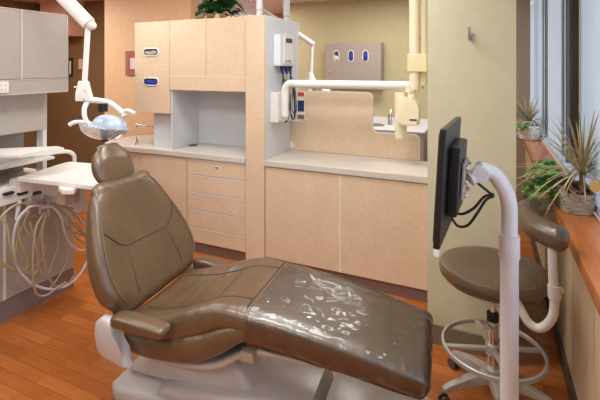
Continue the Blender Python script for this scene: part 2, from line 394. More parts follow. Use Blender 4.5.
# divider panel: peach front stile, bluish white side
t = thing('divider_panel', 'tall divider with peach front edge and white side, from floor to cabinet top', 'divider', (-1.84, 3.5, 0))
box('front_panel', (-1.937, YC-.004, 0), (-1.751, YC+.016, 2.165), M['lam'], t, .002)
box('side_panel', (-1.775, YC+.016, 0), (-1.750, 3.86, 2.165), M['white'], t, .001)
box('core', (-1.937, YC+.016, 0), (-1.775, 3.86, 2.160), M['lam'], t, smooth=False)
# tall wall unit with niche
t = thing('wall_cabinet', 'peach wall cabinet with two flush doors over an open white niche', 'cabinet', (-2.6, 3.5, .925))
XA, XB, XR = -3.245, -2.80, -1.939
UY = YC+.02
bm = BM(); add_box(bm, (XA, UY+.018, 1.27), (XB-.002, 3.86, 2.16)); obj('side_body', bm, M['lam'], t, smooth=False)
sd = box('end_panel', (XA, UY, 1.27), (XB-.002, UY+.018, 2.162), M['lam'], t, .002)
handle_hole('glove_slot', atY(151, 52, UY-.001), M['hoset'], sd)
handle_hole('glove_slot', atY(151, 81.5, UY-.001), M['blue'], sd)
box('top_body', (XB, UY+.018, 1.50), (XR, 3.86, 2.158), M['lam'], t, smooth=False)
xd = atY(206, 50, UY).x
z1 = atY(206, 76.5, UY).z
for a, b_ in ((XB+.002, xd-.002), (xd+.002, XR-.001)): box('door', (a, UY, z1+.003), (b_, UY+.018, 2.162), M['lam'], t, .002)
box('valance', (XB+.002, UY, 1.50), (XR-.001, UY+.018, z1-.003), M['lam'], t, .002)
bm = BM(); add_box(bm, (XB+.002, UY-.001, z1-.003), (XR, UY+.01, z1+.003)); obj('edge_strip', bm, M['edge'], t, smooth=False)
box('niche_side', (XB-.001, 3.199, .926), (XB+.018, 3.62, 1.5), M['white'], t, smooth=False)
box('niche_back', (XB+.018, 3.60, .926), (XR, 3.62, 1.5), M['white'], t, smooth=False)
box('support_panel', (-3.06, 3.25, .926), (XB-.002, 3.85, 1.27), M['white'], t, .002)
box('niche_side', (XR-.008, 3.19, .926), (XR, 3.6, 1.5), M['white'], t, smooth=False)
# steel cup sunk in the niche worktop
p = atZ(193, 145.5, .925)
bm = BM(); add_lathe(bm, [(0, .001), (.034, .001), (.040, .006), (.046, .004), (.048, .0005)], (p.x, p.y, .925), 24); o = obj('grommet', bm, M['skirt']); tag(o, 'round dark steel grommet on the worktop inside the niche', 'grommet')
# low partition
bm = BM()
prof = [(atY(283, 100, 3.67).x, .926)]
x0 = -1.748; xs = atY(372, 100, 3.67).x; xe = atY(419, 100, 3.67).x; zt = atY(330, 92, 3.67).z; zs = atY(395, 134, 3.67).z
def fil(cx, cz, r, a0, a1, n=7): return [(cx+r*math.cos(math.radians(a0+(a1-a0)*k/n)), cz+r*math.sin(math.radians(a0+(a1-a0)*k/n))) for k in range(n+1)]
r = .05
zn = atY(290, 121, 3.67).z; xn = atY(305, 110, 3.67).x
poly = [(x0, .926), (x0, zn)]+fil(xn-.03, zn+.03, .03, 270, 360)+fil(xn+r, zt-r, r, 180, 90)+fil(xs-r, zt-r, r, 90, 0)+fil(xs+.04, zs+.04, .04, 180, 270)+fil(xe-r*.8, zs-r*.8, r*.8, 90, 0)+[(xe, .926)]
add_prism(bm, poly, 'y', 3.67, 3.70)
pt_ = thing('low_partition', 'low peach partition with a stepped rounded top behind the worktop', 'partition', (-1.0, 3.69, .926))
obj('panel', bm, M['lam'], pt_, smooth=False)
bm = BM(); edge = [Vector((x, 3.685, z)) for x, z in poly[1:]]
for i in range(len(edge)-1): pass
rr = []
for i, e in enumerate(edge): rr.append(e)
vsA = []
for e_i, e in enumerate(rr):
    tdir = (rr[min(e_i+1, len(rr)-1)]-rr[max(e_i-1, 0)]).normalized(); nrm = Vector((-tdir.z, 0, tdir.x))
    vsA.append([bm.verts.new(e+nrm*a+Vector((0, b_, 0))) for a, b_ in ((.0, -.0165), (.005, -.0165), (.005, .0165), (0, .0165))])
for a, b_ in zip(vsA, vsA[1:]):
    for k in range(4): bm.faces.new((a[k], a[(k+1) % 4], b_[(k+1) % 4], b_[k]))
obj('edge_strip', bm, M['edge'], pt_, smooth=False)
p = atY(290.5, 145, 3.67)
bm = BM(); add_lathe(bm, [(0, .006), (.028, .006), (.034, .004), (.036, 0)], seg=24)
bmesh.ops.rotate(bm, verts=bm.verts, cent=(0, 0, 0), matrix=Matrix.Rotation(PI/2, 3, 'X')); bmesh.ops.translate(bm, verts=bm.verts, vec=p)
obj('cover_cap', bm, M['plastic'], pt_)
# side upstand on divider behind partition left
# ---- things on the divider's white side
p0 = atX(276.5, 34, -1.748); p1 = atX(286, 66, -1.748)
t = thing('xray_control', 'white control box with a small grey display, high on the divider side', 'control box', (-1.70, p0.y+.1, atX(281, 66, -1.7).z))
y0 = 3.31; y1 = 3.58; zb = atY(281, 66, y0).z; zt_ = atY(281, 34, y0).z
xf = -1.748
box('housing', (xf, y0, zb), (xf+.07, y1, zt_), M['kbox'], t, .008)
fp = box('front_plate', (xf+.07, y0+.06, zb+.02), (xf+.082, y1-.02, zt_+.01), M['plastic'], t, .006)
fp_ = box('display', (xf+.082, y0+.09, zt_-.07), (xf+.085, y1-.05, zt_-.03), M['navy'], fp, .002)
box('readout', (xf+.085, y0+.10, zt_-.062), (xf+.087, y1-.075, zt_-.040), M['gasket'], fp_, .001)
for i in range(3):
    bm = BM(); c = Vector((xf+.085, y0+.09+.045*i, zb+.045)); add_ell(bm, c, (.004, .012, .007)); obj('button', bm, M['navy'], fp)
# sensor plugs with hanging cables
for i in range(3):
    yb_ = 3.40+.08*i; zt2 = zb-.005
    hk = thing('sensor_cable', ['grey sensor cable hanging from the left blue plug under the control box', 'grey sensor cable hanging from the middle blue plug under the control box', 'grey sensor cable hanging from the right blue plug under the control box'][i], 'cable', (xf+.05, yb_, zb), 0, 'sensor cables on the divider')
    bm = BM(); add_tube(bm, smooth_path([(xf+.045, yb_, zb+.0), (xf+.045, yb_, zb-.035), (xf+.05, yb_+.005, zb-.075)]), lambda q: .025-.015*q, 10); obj('plug', bm, M['navy'], hk)
    bm = BM()
    for j in range(3):
        yy = yb_+random.uniform(-.01, .02)+j*.008; zlow = atX(290, 118+random.uniform(-6, 3), xf+.05).z
        add_tube(bm, smooth_path([(xf+.05, yb_+.005, zb-.07), (xf+.03+.01*j, yy+.02, zb-.2), (xf+.04, yy+.015*j, zb-.38), (xf+.045, yy+.04, zlow+.02), (xf+.045, yy+.075, zlow), (xf+.045, yy+.11, zlow+.05), (xf+.04, yy+.1, zb-.25), (xf+.04, yy+.05, zb-.12)], 7), .0052, 6)
    obj('cable', bm, M['gasket'] if i != 1 else M['hoseg'], hk)
# leaflet behind the cables
q = atY(300.5, 105, 3.655)
t = thing('leaflet', 'small red and blue printed leaflet standing behind the cables', 'leaflet', (q.x, 3.64, .93))
za, zb2 = atY(300, 120, 3.65).z, atY(300, 91, 3.65).z
xa, xb = atY(297, 100, 3.65).x, atY(304.5, 100, 3.65).x
box('sheet', (xa, 3.655, za), (xb, 3.665, zb2), M['paper'], t)
box('red_band', (xa+.006, 3.652, zb2-.05), (xb-.006, 3.6545, zb2-.01), M['red'], t); box('blue_band', (xa+.006, 3.652, za+.08), (xb-.006, 3.6545, zb2-.09), M['navy'], t); box('brown_band', (xa+.006, 3.652, za+.01), (xb-.006, 3.6545, za+.05), M['cabdark'], t)

# ---- X-ray arm
YA = 3.33
t = thing('xray_machine', 'long white wall mounted X-ray arm with ivory head above the low partition', 'X-ray machine', (xf, YA, 1.3))
bz0, bz1 = atY(277, 122, 3.3).z, atY(277, 92.5, 3.3).z
box('mount_box', (xf, 3.25, bz0), (xf+.075, 3.46, bz1), M['plastic'], t, .006)
pz = atY(340, 84.5, YA).z; xc = xf+.105
xe_ = atY(414, 88, YA).x
bm = BM(); add_tube(bm, smooth_path([(xc, YA, bz0+.05), (xc, YA, pz-.10), (xc+.010, YA, pz-.035), (xc+.045, YA, pz), (xc+.12, YA, pz)], 6)+[Vector((xe_-.03, YA, pz))], .034, 16); obj('horizontal_pipe', bm, M['plastic'], t)
# vertical pipe near the pillar
xv = atY(414.5, 50, YA).x
bm = BM(); add_tube(bm, [(xv, YA, pz-.03), (xv, YA, atY(414, 72, YA).z)], .038, 18); obj('elbow', bm, M['ivory'], t)
bm = BM(); add_tube(bm, [(xv, YA, atY(414, 73, YA).z), (xv, YA, CZ)], .040, 18); obj('upright_pipe', bm, M['ivory'], t)
bm = BM(); xv2 = atY(422.5, 50, YA+.05).x
add_tube(bm, smooth_path([(xv2, YA+.05, CZ), (xv2, YA+.05, 2.0), (xv2, YA+.05, atY(423, 80, YA+.05).z), (xv2-.01, YA+.05, atY(423, 84, YA+.05).z), (xv2-.03, YA+.05, atY(423, 86, YA+.05).z)], 5), .038, 16); obj('upright_pipe', bm, M['ivory'], t)
za, zb2 = atY(415, 72, YA).z, atY(415, 54, YA).z
box('clamp', (xv-.048, YA-.05, za), (xv+.10, YA+.06, zb2), M['yellowed'], t, .01)
bm = BM(); add_tube(bm, [(xv-.03, YA, pz-.01), (xv-.03, YA, pz-.05)], .04, 18); obj('collar', bm, M['ivory'], t)
# tube head: rounded D body, and cylinder cone
def yz(px, py): p = atY(px, py, YA-.05); return (p.x, p.z)
pl = [yz(397, 97), yz(402, 97), yz(411, 97), yz(417, 101), yz(420, 108), yz(420, 118), yz(418, 125), yz(404, 125), yz(397, 121)]
bm = BM(); add_prism(bm, pl, 'y', YA-.10, YA+.02, .012); hd = obj('tube_head', bm, M['ivory'], t)
a = atY(401, 138, YA+.02); b_ = atY(400.5, 92.5, YA+.02)
bm = BM(); add_tube(bm, [a, b_], .046, 20); obj('cone', bm, M['ivory'], hd)
bm = BM(); add_tube(bm, [Vector((xv-.02, YA, pz-.05)), Vector((xv-.02, YA, pl[3][1]-.02))], .03, 14); obj('joint', bm, M['ivory'], hd)
a = atY(414, 120, YA-.10); box('badge', (a.x-.03, YA-.103, a.z-.006), (a.x+.02, YA-.0995, a.z+.006), M['skirt'], hd)

# ---- white posts on top of cabinets up to the ceiling
for px, py, dy, lab in ((259.5, 15.5, 3.22, 'white round post from the peach divider top to the ceiling'), (286.5, 22, 3.72, 'white round post further back, behind the divider top')):
    a = atY(px, py, dy)
    bm = BM(); r_ = 3.3*((dy)/.9)/422; add_tube(bm, [(a.x, dy, 2.165), (a.x, dy, 2.17), (a.x, dy, CZ)], r_, 20)
    if px > 270:
        z_ = atY(286, 14, dy).z; o = None
    pp = thing('service_post', lab, 'post', (a.x, dy, 2.165), 0); obj('tube', bm, M['white'], pp)
    bm = BM(); add_tube(bm, [(a.x, dy, 2.21), (a.x, dy, 2.22)], r_*1.04, 20); obj('joint_ring', bm, M['gap'], pp)

# ---- plant with driftwood and pebbles on top of the wall cabinet
def leaf_blade(bm, base, d, L, W, droop=.3, seg=4, up=Vector((0, 0, 1))):
    d = d.normalized(); side = d.cross(up)
    if side.length < 1e-3: side = Vector((1, 0, 0))
    side.normalize(); nrm = side.cross(d).normalized(); prev = None
    for i in range(seg+1):
        s = i/seg; w_ = W*math.sin(PI*min(1, .12+.88*s))**.8 if i < seg else 0
        p = base+d*(L*s)+Vector((0, 0, -droop*L*s*s))
        row = [bm.verts.new(p-side*w_+nrm*.15*w_), bm.verts.new(p), bm.verts.new(p+side*w_+nrm*.15*w_)] if w_ > 1e-5 else [bm.verts.new(p)]
        if prev:
            if len(row) == 3:
                for k in range(2): bm.faces.new((prev[k], prev[k+1], row[k+1], row[k]))
            else:
                for k in range(2): bm.faces.new((prev[k], prev[k+1], row[0]))
        prev = row
def rdir(lo=-.2, hi=1.0):
    a = random.uniform(0, 2*PI); z = random.uniform(lo, hi); return Vector((math.cos(a), math.sin(a), z)).normalized()
def bushy(name, label, c, R, n, L, W, mat, stems=8, squash=1.0, off=(0, 0, 0), pot=None, cat='plant'):
    t = thing(name, label, cat, c)
    c = Vector(c); bm = BM(); sb = BM()
    for i in range(stems):
        d = rdir(.1, 1.2); tip = c+Vector(off)+Vector((d.x*R*.9, d.y*R*.7, d.z*R*squash)); mid = (c+tip)/2+Vector((0, 0, R*.15))
        pth = smooth_path([c+Vector((0, 0, .01)), mid, tip], 6); add_tube(sb, pth, .002, 5)
        for k in range(n//stems):
            s = random.uniform(.25, 1); b0 = pth[min(len(pth)-1, int(s*(len(pth)-1)))]
            leaf_blade(bm, b0, rdir(-.3, .6), L*random.uniform(.7, 1.2), W*random.uniform(.7, 1.2), random.uniform(.1, .5))
    obj('foliage', bm, mat, t); obj('stem', sb, M['stem'], t)
    if pot: pot(t, c)
    return t
px_c = atY(221, 10, 3.45)
def pot0(t, c):
    bm = BM(); add_lathe(bm, [(0, 0), (.05, 0), (.065, .05), (.06, .055), (0, .05)], c, 20); obj('pot', bm, M['soil'], t)
t0 = bushy('potted_ivy', 'dark green leafy plant growing on top of the wall cabinet', (px_c.x, 3.42, 2.163),   .27, 460, .085, .030, M['leafd'], 30, 1.0, (0, 0, .05), pot0)
bm = BM()
random.seed(11)
for k in range(6):
    x0_ = px_c.x-.19+.06*k; add_tube(bm, smooth_path([(x0_, 3.32, 2.183), (x0_+.05, 3.30, 2.21+.02*(k % 2)), (x0_+.1, 3.31, 2.19), (x0_+.15, 3.33, 2.182)], 5), lambda q: .017-.008*q, 8)
tag(obj('driftwood', bm, M['drift']), 'brown twisted driftwood lying at the foot of the cabinet top plant', 'driftwood')
bm = BM(); a = atY(217, 10.5, 3.27); add_tube(bm, [(a.x, 3.27, 2.195), (a.x+.005, 3.34, 2.2)], .024, 14); tag(obj('wood_slice', bm, M['cutwood']), 'pale cut wood stub among the driftwood on the cabinet', 'wood')
for k in range(30):
    px = 186+k*2.2+random.uniform(-1, 1); yy = 3.24+random.uniform(-.03, .06); q = atY(px, 20, yy); r_ = random.uniform(.008, .017)
    bm = BM(); add_ell(bm, (q.x, yy, 2.1625+r_*.6), (r_*1.3, r_, r_*.62), u=10, v=7)
    tag(obj('pebble', bm, M['pebble']), 'small pale pebble along the front edge of the wall cabinet top', 'pebble', 'pebbles on the cabinet top')

# ---- picture on orange wall, small things left of the cabinet
t = thing('framed_picture', 'small framed mauve picture on the orange wall beside the cabinet', 'picture', atY(131, 75, 3.87))
def yb(px0, py0, px1, py1, Y, dy, name, m, parent, bev=0):
    a = atY(px0, py0, Y); c = atY(px1, py1, Y); return box(name, (min(a.x, c.x), Y-dy, min(a.z, c.z)), (max(a.x, c.x), Y, max(a.z, c.z)), m, parent, bev)
yb(126.5, 51, 138, 75, 3.868, .02, 'frame', M['gold'], t, .002); yb(128, 53.5, 138, 73, 3.848, .002, 'mat_board', M['mauve'], t); yb(130.3, 58, 136, 69, 3.846, .002, 'print', M['paper'], t)
t = thing('framed_picture', 'dark framed picture on the brown corridor wall beside the light arm', 'picture', atY(71, 77, 4.6))
yb(69, 58, 73, 76, 4.599, .03, 'frame', M['darkframe'], t); yb(69.5, 61, 71, 74, 4.568, .002, 'print', M['paper'], t)
t = thing('wall_card', 'small pink card fixed on the brown corridor wall', 'card', atY(81, 70, 4.6))
yb(79, 59, 82.5, 69, 4.599, .01, 'card', M['pink'], t)
# door posts high beside the hanging cabinet
sbox('trim_2', (atY(40, 10, 4.3).x, 4.3, 2.2), (atY(66, 10, 4.3).x, 4.6, CZ), M['pink'])
# spout
YS = 3.34
a = atY(137, 124.5, YS); b_ = atY(154, 128, YS)
t = thing('water_spout', 'slim chrome spout projecting left from the white support panel', 'spout', b_)
bm = BM(); add_tube(bm, [Vector((-3.062, YS, b_.z)), a], .006, 10); obj('rod', bm, M['chrome'], t)
bm = BM(); add_ell(bm, a, (.014, .014, .014)); add_tube(bm, [a, a+Vector((0, 0, -.03))], .008, 10); obj('nozzle', bm, M['chrome'], t)
a = atZ(137, 144.5, .925)
t = thing('tap_handle', 'little chrome tap standing on the rounded worktop end', 'tap', a)
bm = BM(); add_lathe(bm, [(.022, 0), (.02, .012), (.008, .02), (.007, .05), (0, .052)], a, 16); obj('tap_base', bm, M['chrome'], t)
bm = BM(); add_tube(bm, [a+Vector((-.014, 0, .075)), a+Vector((0, 0, .05)), a+Vector((.016, 0, .03))], .006, 8); obj('lever', bm, M['chrome'], t)

# ---- far room: steel dispenser, vanity, light arm, tap
YD = 5.9
t = thing('glove_dispenser', 'taupe metal wall dispenser with three oval slots showing gloves', 'dispenser', atY(353, 89, YD))
a = atY(325, 43.5, YD); c = atY(381, 89, YD)
box('case', (a.x, YD, c.z), (c.x, 6.098, a.z), M['steelbox'], t, .012)
for px, mm in ((336.5, 'paper'), (351, 'blue'), (365.5, 'blue')):
    handle_hole('glove_slot', atY(px, 56, YD-.001), M[mm], t, .17, .09, vertical=True)
a = atY(329, 72, YD); bm = BM(); add_ell(bm, a, (.02, .014, .016)); obj('lock', bm, M['steel'], t)
random.seed(4); 
for k in range(5):
    px = 333+k*6.5; q = atY(px, 43, 6.0)
    bm = BM(); add_ell(bm, (q.x, 6.0, atY(353, 43.5, YD).z+.012), (.05, .03, .014+.006*random.random()), u=10, v=6); tag(obj('cloth_wad', bm, M['hoseg']), 'crumpled grey cloth lying on top of the taupe dispenser', 'cloth', 'crumpled cloths on the dispenser')
zc = .925
a = atZ(372, 127, zc)
t = thing('vanity', 'far vanity with pale top beyond the stepped partition', 'cabinet', (-1.0, 5.7, 0))
v0 = atY(300, 120, 5.45).x; v1 = atY(424, 120, 5.45).x
box('body', (v0, 5.47, .1), (v1, 6.09, .88), M['steelbox'], t, .03)
box('vanity_top', (v0-.02, 5.44, .88), (v1+.02, 6.095, .925), M['edge'], t, .02); box('upstand', (v0, 6.07, .925), (v1, 6.097, 1.0), M['edge'], t, .004)
a = Vector((atY(390, 118, 5.85).x, 5.85, .925))
t = thing('mixer_tap', 'small chrome mixer tap on the far vanity', 'tap', a)
bm = BM(); add_lathe(bm, [(.035, 0), (.03, .03), (.022, .1), (.02, .15), (0, .155)], a, 16); obj('tap_body', bm, M['chrome'], t)
bm = BM(); add_tube(bm, smooth_path([a+Vector((0, 0, .07)), a+Vector((0, -.06, .12)), a+Vector((0, -.12, .08))]), .012, 8); add_tube(bm, [a+Vector((0, 0, .15)), a+Vector((.01, .03, .2))], .008, 8); obj('spout', bm, M['chrome'], t)
a = Vector((atY(376, 119, 5.75).x, 5.7, .925))
bm = BM(); add_lathe(bm, [(.0, .004), (.10, .004), (.12, .012), (.13, .006), (.13, .0)], a, 24); tag(obj('basin_rim', bm, M['steel']), 'steel basin rim let into the far vanity top', 'basin')
# far dental light on its arm
YL = 4.9
t = thing('dental_light', 'distant white dental light arm behind the divider', 'lamp', atY(313, 92, YL))
bm = BM(); add_tube(bm, [atY(250, 2, YL), atY(314, 45, YL)], .035, 12, flat=1); obj('upper_arm', bm, M['plastic'], t)
bm = BM(); add_tube(bm, [atY(312, 45, YL), atY(310.5, 76, YL)], lambda q: .02+.012*q, 12); obj('lower_arm', bm, M['plastic'], t)
bm = BM(); add_tube(bm, [atY(310, 72, YL), atY(310.5, 82, YL)], lambda q: .035+.04*q, 14); obj('joint', bm, M['plastic'], t)
bm = BM(); add_ell(bm, atY(320, 91, YL), (.16, .1, .05)); obj('lamp_head', bm, M['steel'], t)
bm = BM(); q = atY(250, 2, YL); add_tube(bm, [q, Vector((q.x-.1, YL, CZ))], .035, 12); obj('ceiling_mount', bm, M['plastic'], t)
# hook on the pillar
a = atY(470, 33, 2.738)
t = thing('coat_hook', 'small steel hook high on the cream pillar', 'hook', a)
box('back_plate', (a.x-.012, 2.728, a.z-.04), (a.x+.012, 2.74, a.z+.0), M['steel'], t, .003)
bm = BM(); add_tube(bm, smooth_path([(a.x, 2.73, a.z-.03), (a.x, 2.70, a.z-.032), (a.x, 2.685, a.z-.005), (a.x, 2.682, a.z+.032)]), .009, 12); obj('peg', bm, M['steel'], t)

# ================================================================ LEFT TREATMENT UNIT
XU = -2.97
YE = 2.29
t = thing('hanging_cabinet', 'grey taupe hanging cabinet with two doors at the left edge', 'cabinet', (XU-.2, 1.5, 1.53))
box('body', (-3.4, .6, 1.53), (XU-.02, 2.235, 2.116), M['unit'], t, smooth=False)
ysm = atX(21.5, 50, XU).y; zln = atX(40, 79.5, XU).z
for a_, b_ in ((.6, ysm-.008), (ysm+.008, 2.23)): box('door', (XU-.02, a_, zln+.008), (XU, b_, 2.11), M['unit'], t, .003)
box('valance', (XU-.02, .6, 1.53), (XU, 2.23, zln-.006), M['unit'], t, .003)
bm = BM(); add_box(bm, (XU-.015, ysm-.007, zln), (XU+.003, ysm+.007, 2.114)); add_box(bm, (XU-.015, .6, zln-.004), (XU+.002, 2.236, zln+.004)); add_box(bm, (XU-.018, .6, 2.111), (XU+.002, 2.236, 2.118)); add_box(bm, (XU-.018, 2.231, 1.53), (XU+.002, 2.238, 2.118)); add_box(bm, (XU-.018, .6, 1.527), (XU+.002, 2.236, 1.533))
obj('edge_strip', bm, M['uedge'], t, smooth=False)
a = atX(8, 81, XU); b_ = atX(-6, 94, XU)
sp = box('switch_plate', (XU, b_.y, b_.z+.004), (XU+.012, a.y, a.z-.002), M['plastic'], t, .004)
for i in range(2):
    for j in range(2):
        q = atX(1.5+4*i, 85+5*j, XU+.012); bm = BM(); add_ell(bm, q, (.003, .005, .005), u=8, v=6); obj('screw', bm, M['gap'], sp)
t = thing('splash_panel', 'pale grey back panel under the hanging cabinet', 'panel', (-3.2, 1.5, 1.2))
e1 = atX(47, 129, -3.2)
box('panel', (-3.25, .6, e1.z), (-3.2, e1.y, 1.528), M['unitback'], t, smooth=False)
# base cabinet of the unit
t = thing('treatment_cabinet', 'grey taupe base cabinet behind the hoses with a dark kick board', 'cabinet', (-3.25, 1.4, 0))
box('kick_board', (-3.55, .4, 0), (XU-.005, YE, .145), M['toe'], t, smooth=False)
box('body', (-3.55, .4, .145), (XU-.02, YE, .84), M['unit'], t, smooth=False)
ys = atX(4.5, 260, XU).y
box('door', (XU-.02, .4, .15), (XU, ys-.008, .83), M['unit'], t, .003); box('door', (XU-.02, ys+.008, .15), (XU, YE-.003, .83), M['unit'], t, .003)
bm = BM(); add_box(bm, (XU-.018, ys-.008, .15), (XU+.001, ys+.008, .83)); obj('edge_strip', bm, M['edge'], t, smooth=False)
box('top_slab', (-3.55, .4, .84), (XU+.01, YE, .875), M['counter'], t, .004)
box('rear_post', (-3.32, atX(38, 150, -3.3).y, .875), (-3.24, atX(47, 150, -3.24).y, e1.z+.02), M['edge'], t, .004)
box('rear_panel', (-3.5, .4, .875), (-3.46, YE-.08, 1.53), M['unitdark'], t, smooth=False)
box('rear_shelf', (-3.5, .4, 1.00), (-3.1, atX(38, 150, -3.3).y, 1.02), M['edge'], t, .003)
# instrument tray on a pipe arm
zt1 = 1.16
def flat_tray(name, pts, z, th, m, parent, bev=.004):
    bm = BM(); add_prism(bm, [(p.x, p.y) for p in pts], 'z', z-th, z, bev); return obj(name, bm, m, parent)
t = thing('instrument_tray', 'narrow white tray on a bent white pipe at the left edge', 'tray', atZ(40, 152, zt1))
P = [atZ(-30, 154, zt1), atZ(20, 155, zt1), atZ(27, 153.5, zt1), atZ(64, 147.5, zt1), atZ(58, 146, zt1), atZ(-10, 148.5, zt1)]
flat_tray('tray_plate', P, zt1, .02, M['plastic'], t)
XP = -2.93
bm = BM(); add_tube(bm, smooth_path([atX(-20, 173, XP), atX(20, 160, XP), atX(50, 153.5, XP), atX(66, 151.5, XP), atX(73, 154, XP), atX(74.5, 160, XP), atX(74.5, 175, XP)], 6), .015, 12); obj('arm_pipe', bm, M['plastic'], t)
# delivery table
zt2 = .995
t = thing('delivery_table', 'white delivery table reaching behind the chair headrest', 'table', atZ(75, 190, 0) if False else (-2.6, 1.95, 0))
P = [atZ(17, 177, zt2), atZ(97, 186, zt2), atZ(101, 183.5, zt2), atZ(132, 168.5, zt2), atZ(131, 166.5, zt2), atZ(72, 161.5, zt2), atZ(66, 162, zt2)]
flat_tray('table_plate', P, zt2, .03, M['plastic'], t, .006)
P = [atZ(59, 184.5, .965), atZ(74, 184.5, .965), atZ(77, 187, .965), atZ(74, 190, .965), atZ(62, 190, .965), atZ(58, 187.5, .965)]
flat_tray('control_pad', P, .966, .03, M['plastic'], t, .006)
c = atD(80, 200, 2.85); box('column', (c.x-.035, c.y-.03, .74), (c.x+.035, c.y+.03, .966), M['enamel'], t, .012)
bm = BM(); add_tube(bm, [(c.x, c.y, .78), (XU+.015, c.y+.02, .78)], .022, 12); obj('support_arm', bm, M['enamel'], t)
c2 = atD(68, 197, 2.75); box('junction_box', (c2.x-.04, c2.y-.05, c2.z-.04), (c2.x+.04, c2.y+.03, .966), M['hoset'], t, .006)
# handpiece holder rail
t = thing('handpiece_holder', 'white bracket with handpiece rests under the delivery table', 'holder', atX(30, 200, -2.9))
bm = BM()
a = atX(18, 185, -2.86); b_ = atX(32, 196, -2.86)
add_box(bm, (-2.96, a.y, b_.z), (-2.84, b_.y, .963), .01); obj('bracket', bm, M['plastic'], t)
a = atX(-12, 190, -2.88); b_ = atX(16, 202, -2.88)
box('rail', (-2.96, a.y, b_.z), (-2.86, b_.y+.03, a.z-.01), M['plastic'], t, .012)
a = atX(32, 186, -2.9); b_ = atX(58, 200, -2.9)
box('rail', (-2.96, a.y-.02, b_.z+.01), (-2.90, b_.y, .963), M['plastic'], t, .012)
for px, mm in ((22, 'black'), (36, 'gasket'), (8, 'black')):
    a = atX(px, 190, -2.85); bm = BM(); add_box(bm, (a.x-.01, a.y-.03, a.z-.03), (a.x+.02, a.y+.03, a.z-.012), .004); obj('rest', bm, M[mm], t)
HP = ((42, 197, 40, 214), (31, 199, 26, 217), (48, 202, 49, 216), (20, 204, 16, 220))
for i, (a0, a1, b0, b1) in enumerate(HP):
    hpn = ['leftmost', '']
    p = atX(a0, a1-4, -2.86+.01*i); q = atX(b0, b1, -2.85+.01*i)
    lab = ['tallest white handpiece hooked among the hoses', 'slim white handpiece above the olive hose loops', 'white handpiece with stubby tip nearest the table column', 'leftmost white handpiece hanging on the rail'][i]
    bm = BM(); add_tube(bm, [p, p.lerp(q, .3), p.lerp(q, .6), q], lambda s: .008+.007*math.sin(PI*min(1, s+.1)), 12); tag(obj('handpiece', bm, M['hosel']), lab, 'handpiece', None)
HO = [
 ('thick white hose making the widest loop to the left and back to the chair', 'hosel', .0075, -2.80, [(44, 206), (30, 207), (18, 220), (13, 243), (17, 265), (30, 282), (48, 289), (66, 286), (80, 274), (90, 256)]),
 ('thick white hose curving right from the handpieces towards the chair back', 'hosel', .0075, -2.79, [(42, 208), (52, 207), (61, 217), (66, 236), (76, 249), (90, 250)]),
 ('olive hose arching highest from the left edge over the handpieces', 'hosey', .007, -2.82, [(-8, 232), (2, 216), (16, 205), (34, 202), (48, 203), (62, 210), (75, 226), (88, 240)]),
 ('olive hose hanging in a double loop at the lower left', 'hosey', .007, -2.84, [(26, 212), (18, 226), (22, 246), (29, 262), (24, 270), (8, 267), (-8, 255)]),
 ('olive hose with a long narrow loop beside the tan hoses', 'hosey', .006, -2.83, [(30, 212), (24, 224), (33, 240), (38, 258), (30, 271), (12, 269), (-6, 262)]),
 ('tan hose dropping deepest to the lowest loop', 'hoset', .0065, -2.77, [(45, 212), (36, 228), (33, 258), (34, 285), (38, 295), (47, 295), (58, 287), (66, 282)]),
 ('tan hose falling straight then turning right above the lowest loop', 'hoset', .0065, -2.775, [(47, 212), (42, 232), (44, 258), (48, 276), (56, 286), (67, 284), (74, 276)]),
 ('thin grey hose zigzagging down behind the white loops', 'hoseg', .0045, -2.86, [(52, 206), (53, 222), (60, 236), (67, 248), (66, 262), (60, 275), (50, 288)]),
 ('thin grey hose arching from the handpieces to the chair', 'hoseg', .005, -2.81, [(46, 205), (58, 204), (70, 210), (80, 220), (92, 232)]),
 ('thin grey hose reaching furthest right under the delivery table', 'hoset', .005, -2.82, [(30, 204), (46, 199), (62, 202), (76, 212), (90, 224)]),
 ('short tan hose looping below the junction box', 'hoset', .0055, -2.87, [(66, 198), (58, 208), (62, 222), (74, 232), (88, 236)]),
 ('olive hose rising in a tall thin arch behind the white handpiece', 'hosey', .0055, -2.87, [(14, 262), (20, 232), (32, 216), (42, 226), (46, 246), (40, 262), (26, 266)]),
 ('thin grey hose making a wide arch out to the chair back below the table', 'hoset', .006, -2.78, [(48, 204), (60, 207), (68, 218), (72, 232), (82, 242), (92, 244)]),
 ('grey hose falling between the two tan hoses with a tight turn at its foot', 'hoseg', .0055, -2.845, [(50, 206), (56, 226), (58, 246), (52, 264), (46, 276), (40, 268), (39, 240), (46, 214)]),
 ('tan hose drooping beneath the white hose towards the chair', 'hoset', .0055, -2.80, [(56, 203), (68, 208), (78, 224), (88, 238), (94, 242)]),
 ('pale hose crossing low at the left edge of the cabinet door', 'hosey', .0055, -2.80, [(-8, 214), (6, 224), (10, 244), (16, 262), (30, 275), (38, 268), (36, 246), (30, 222)]),
]
for lab, mm, r_, X, pts in HO:
    bm = BM(); P = smooth_path([atX(px, py, X+.02*math.sin(i*1.1)) for i, (px, py) in enumerate(pts)], 8); add_tube(bm, P, r_*1.12, 8)
    tag(obj('hose', bm, M[mm]), lab, 'hose')

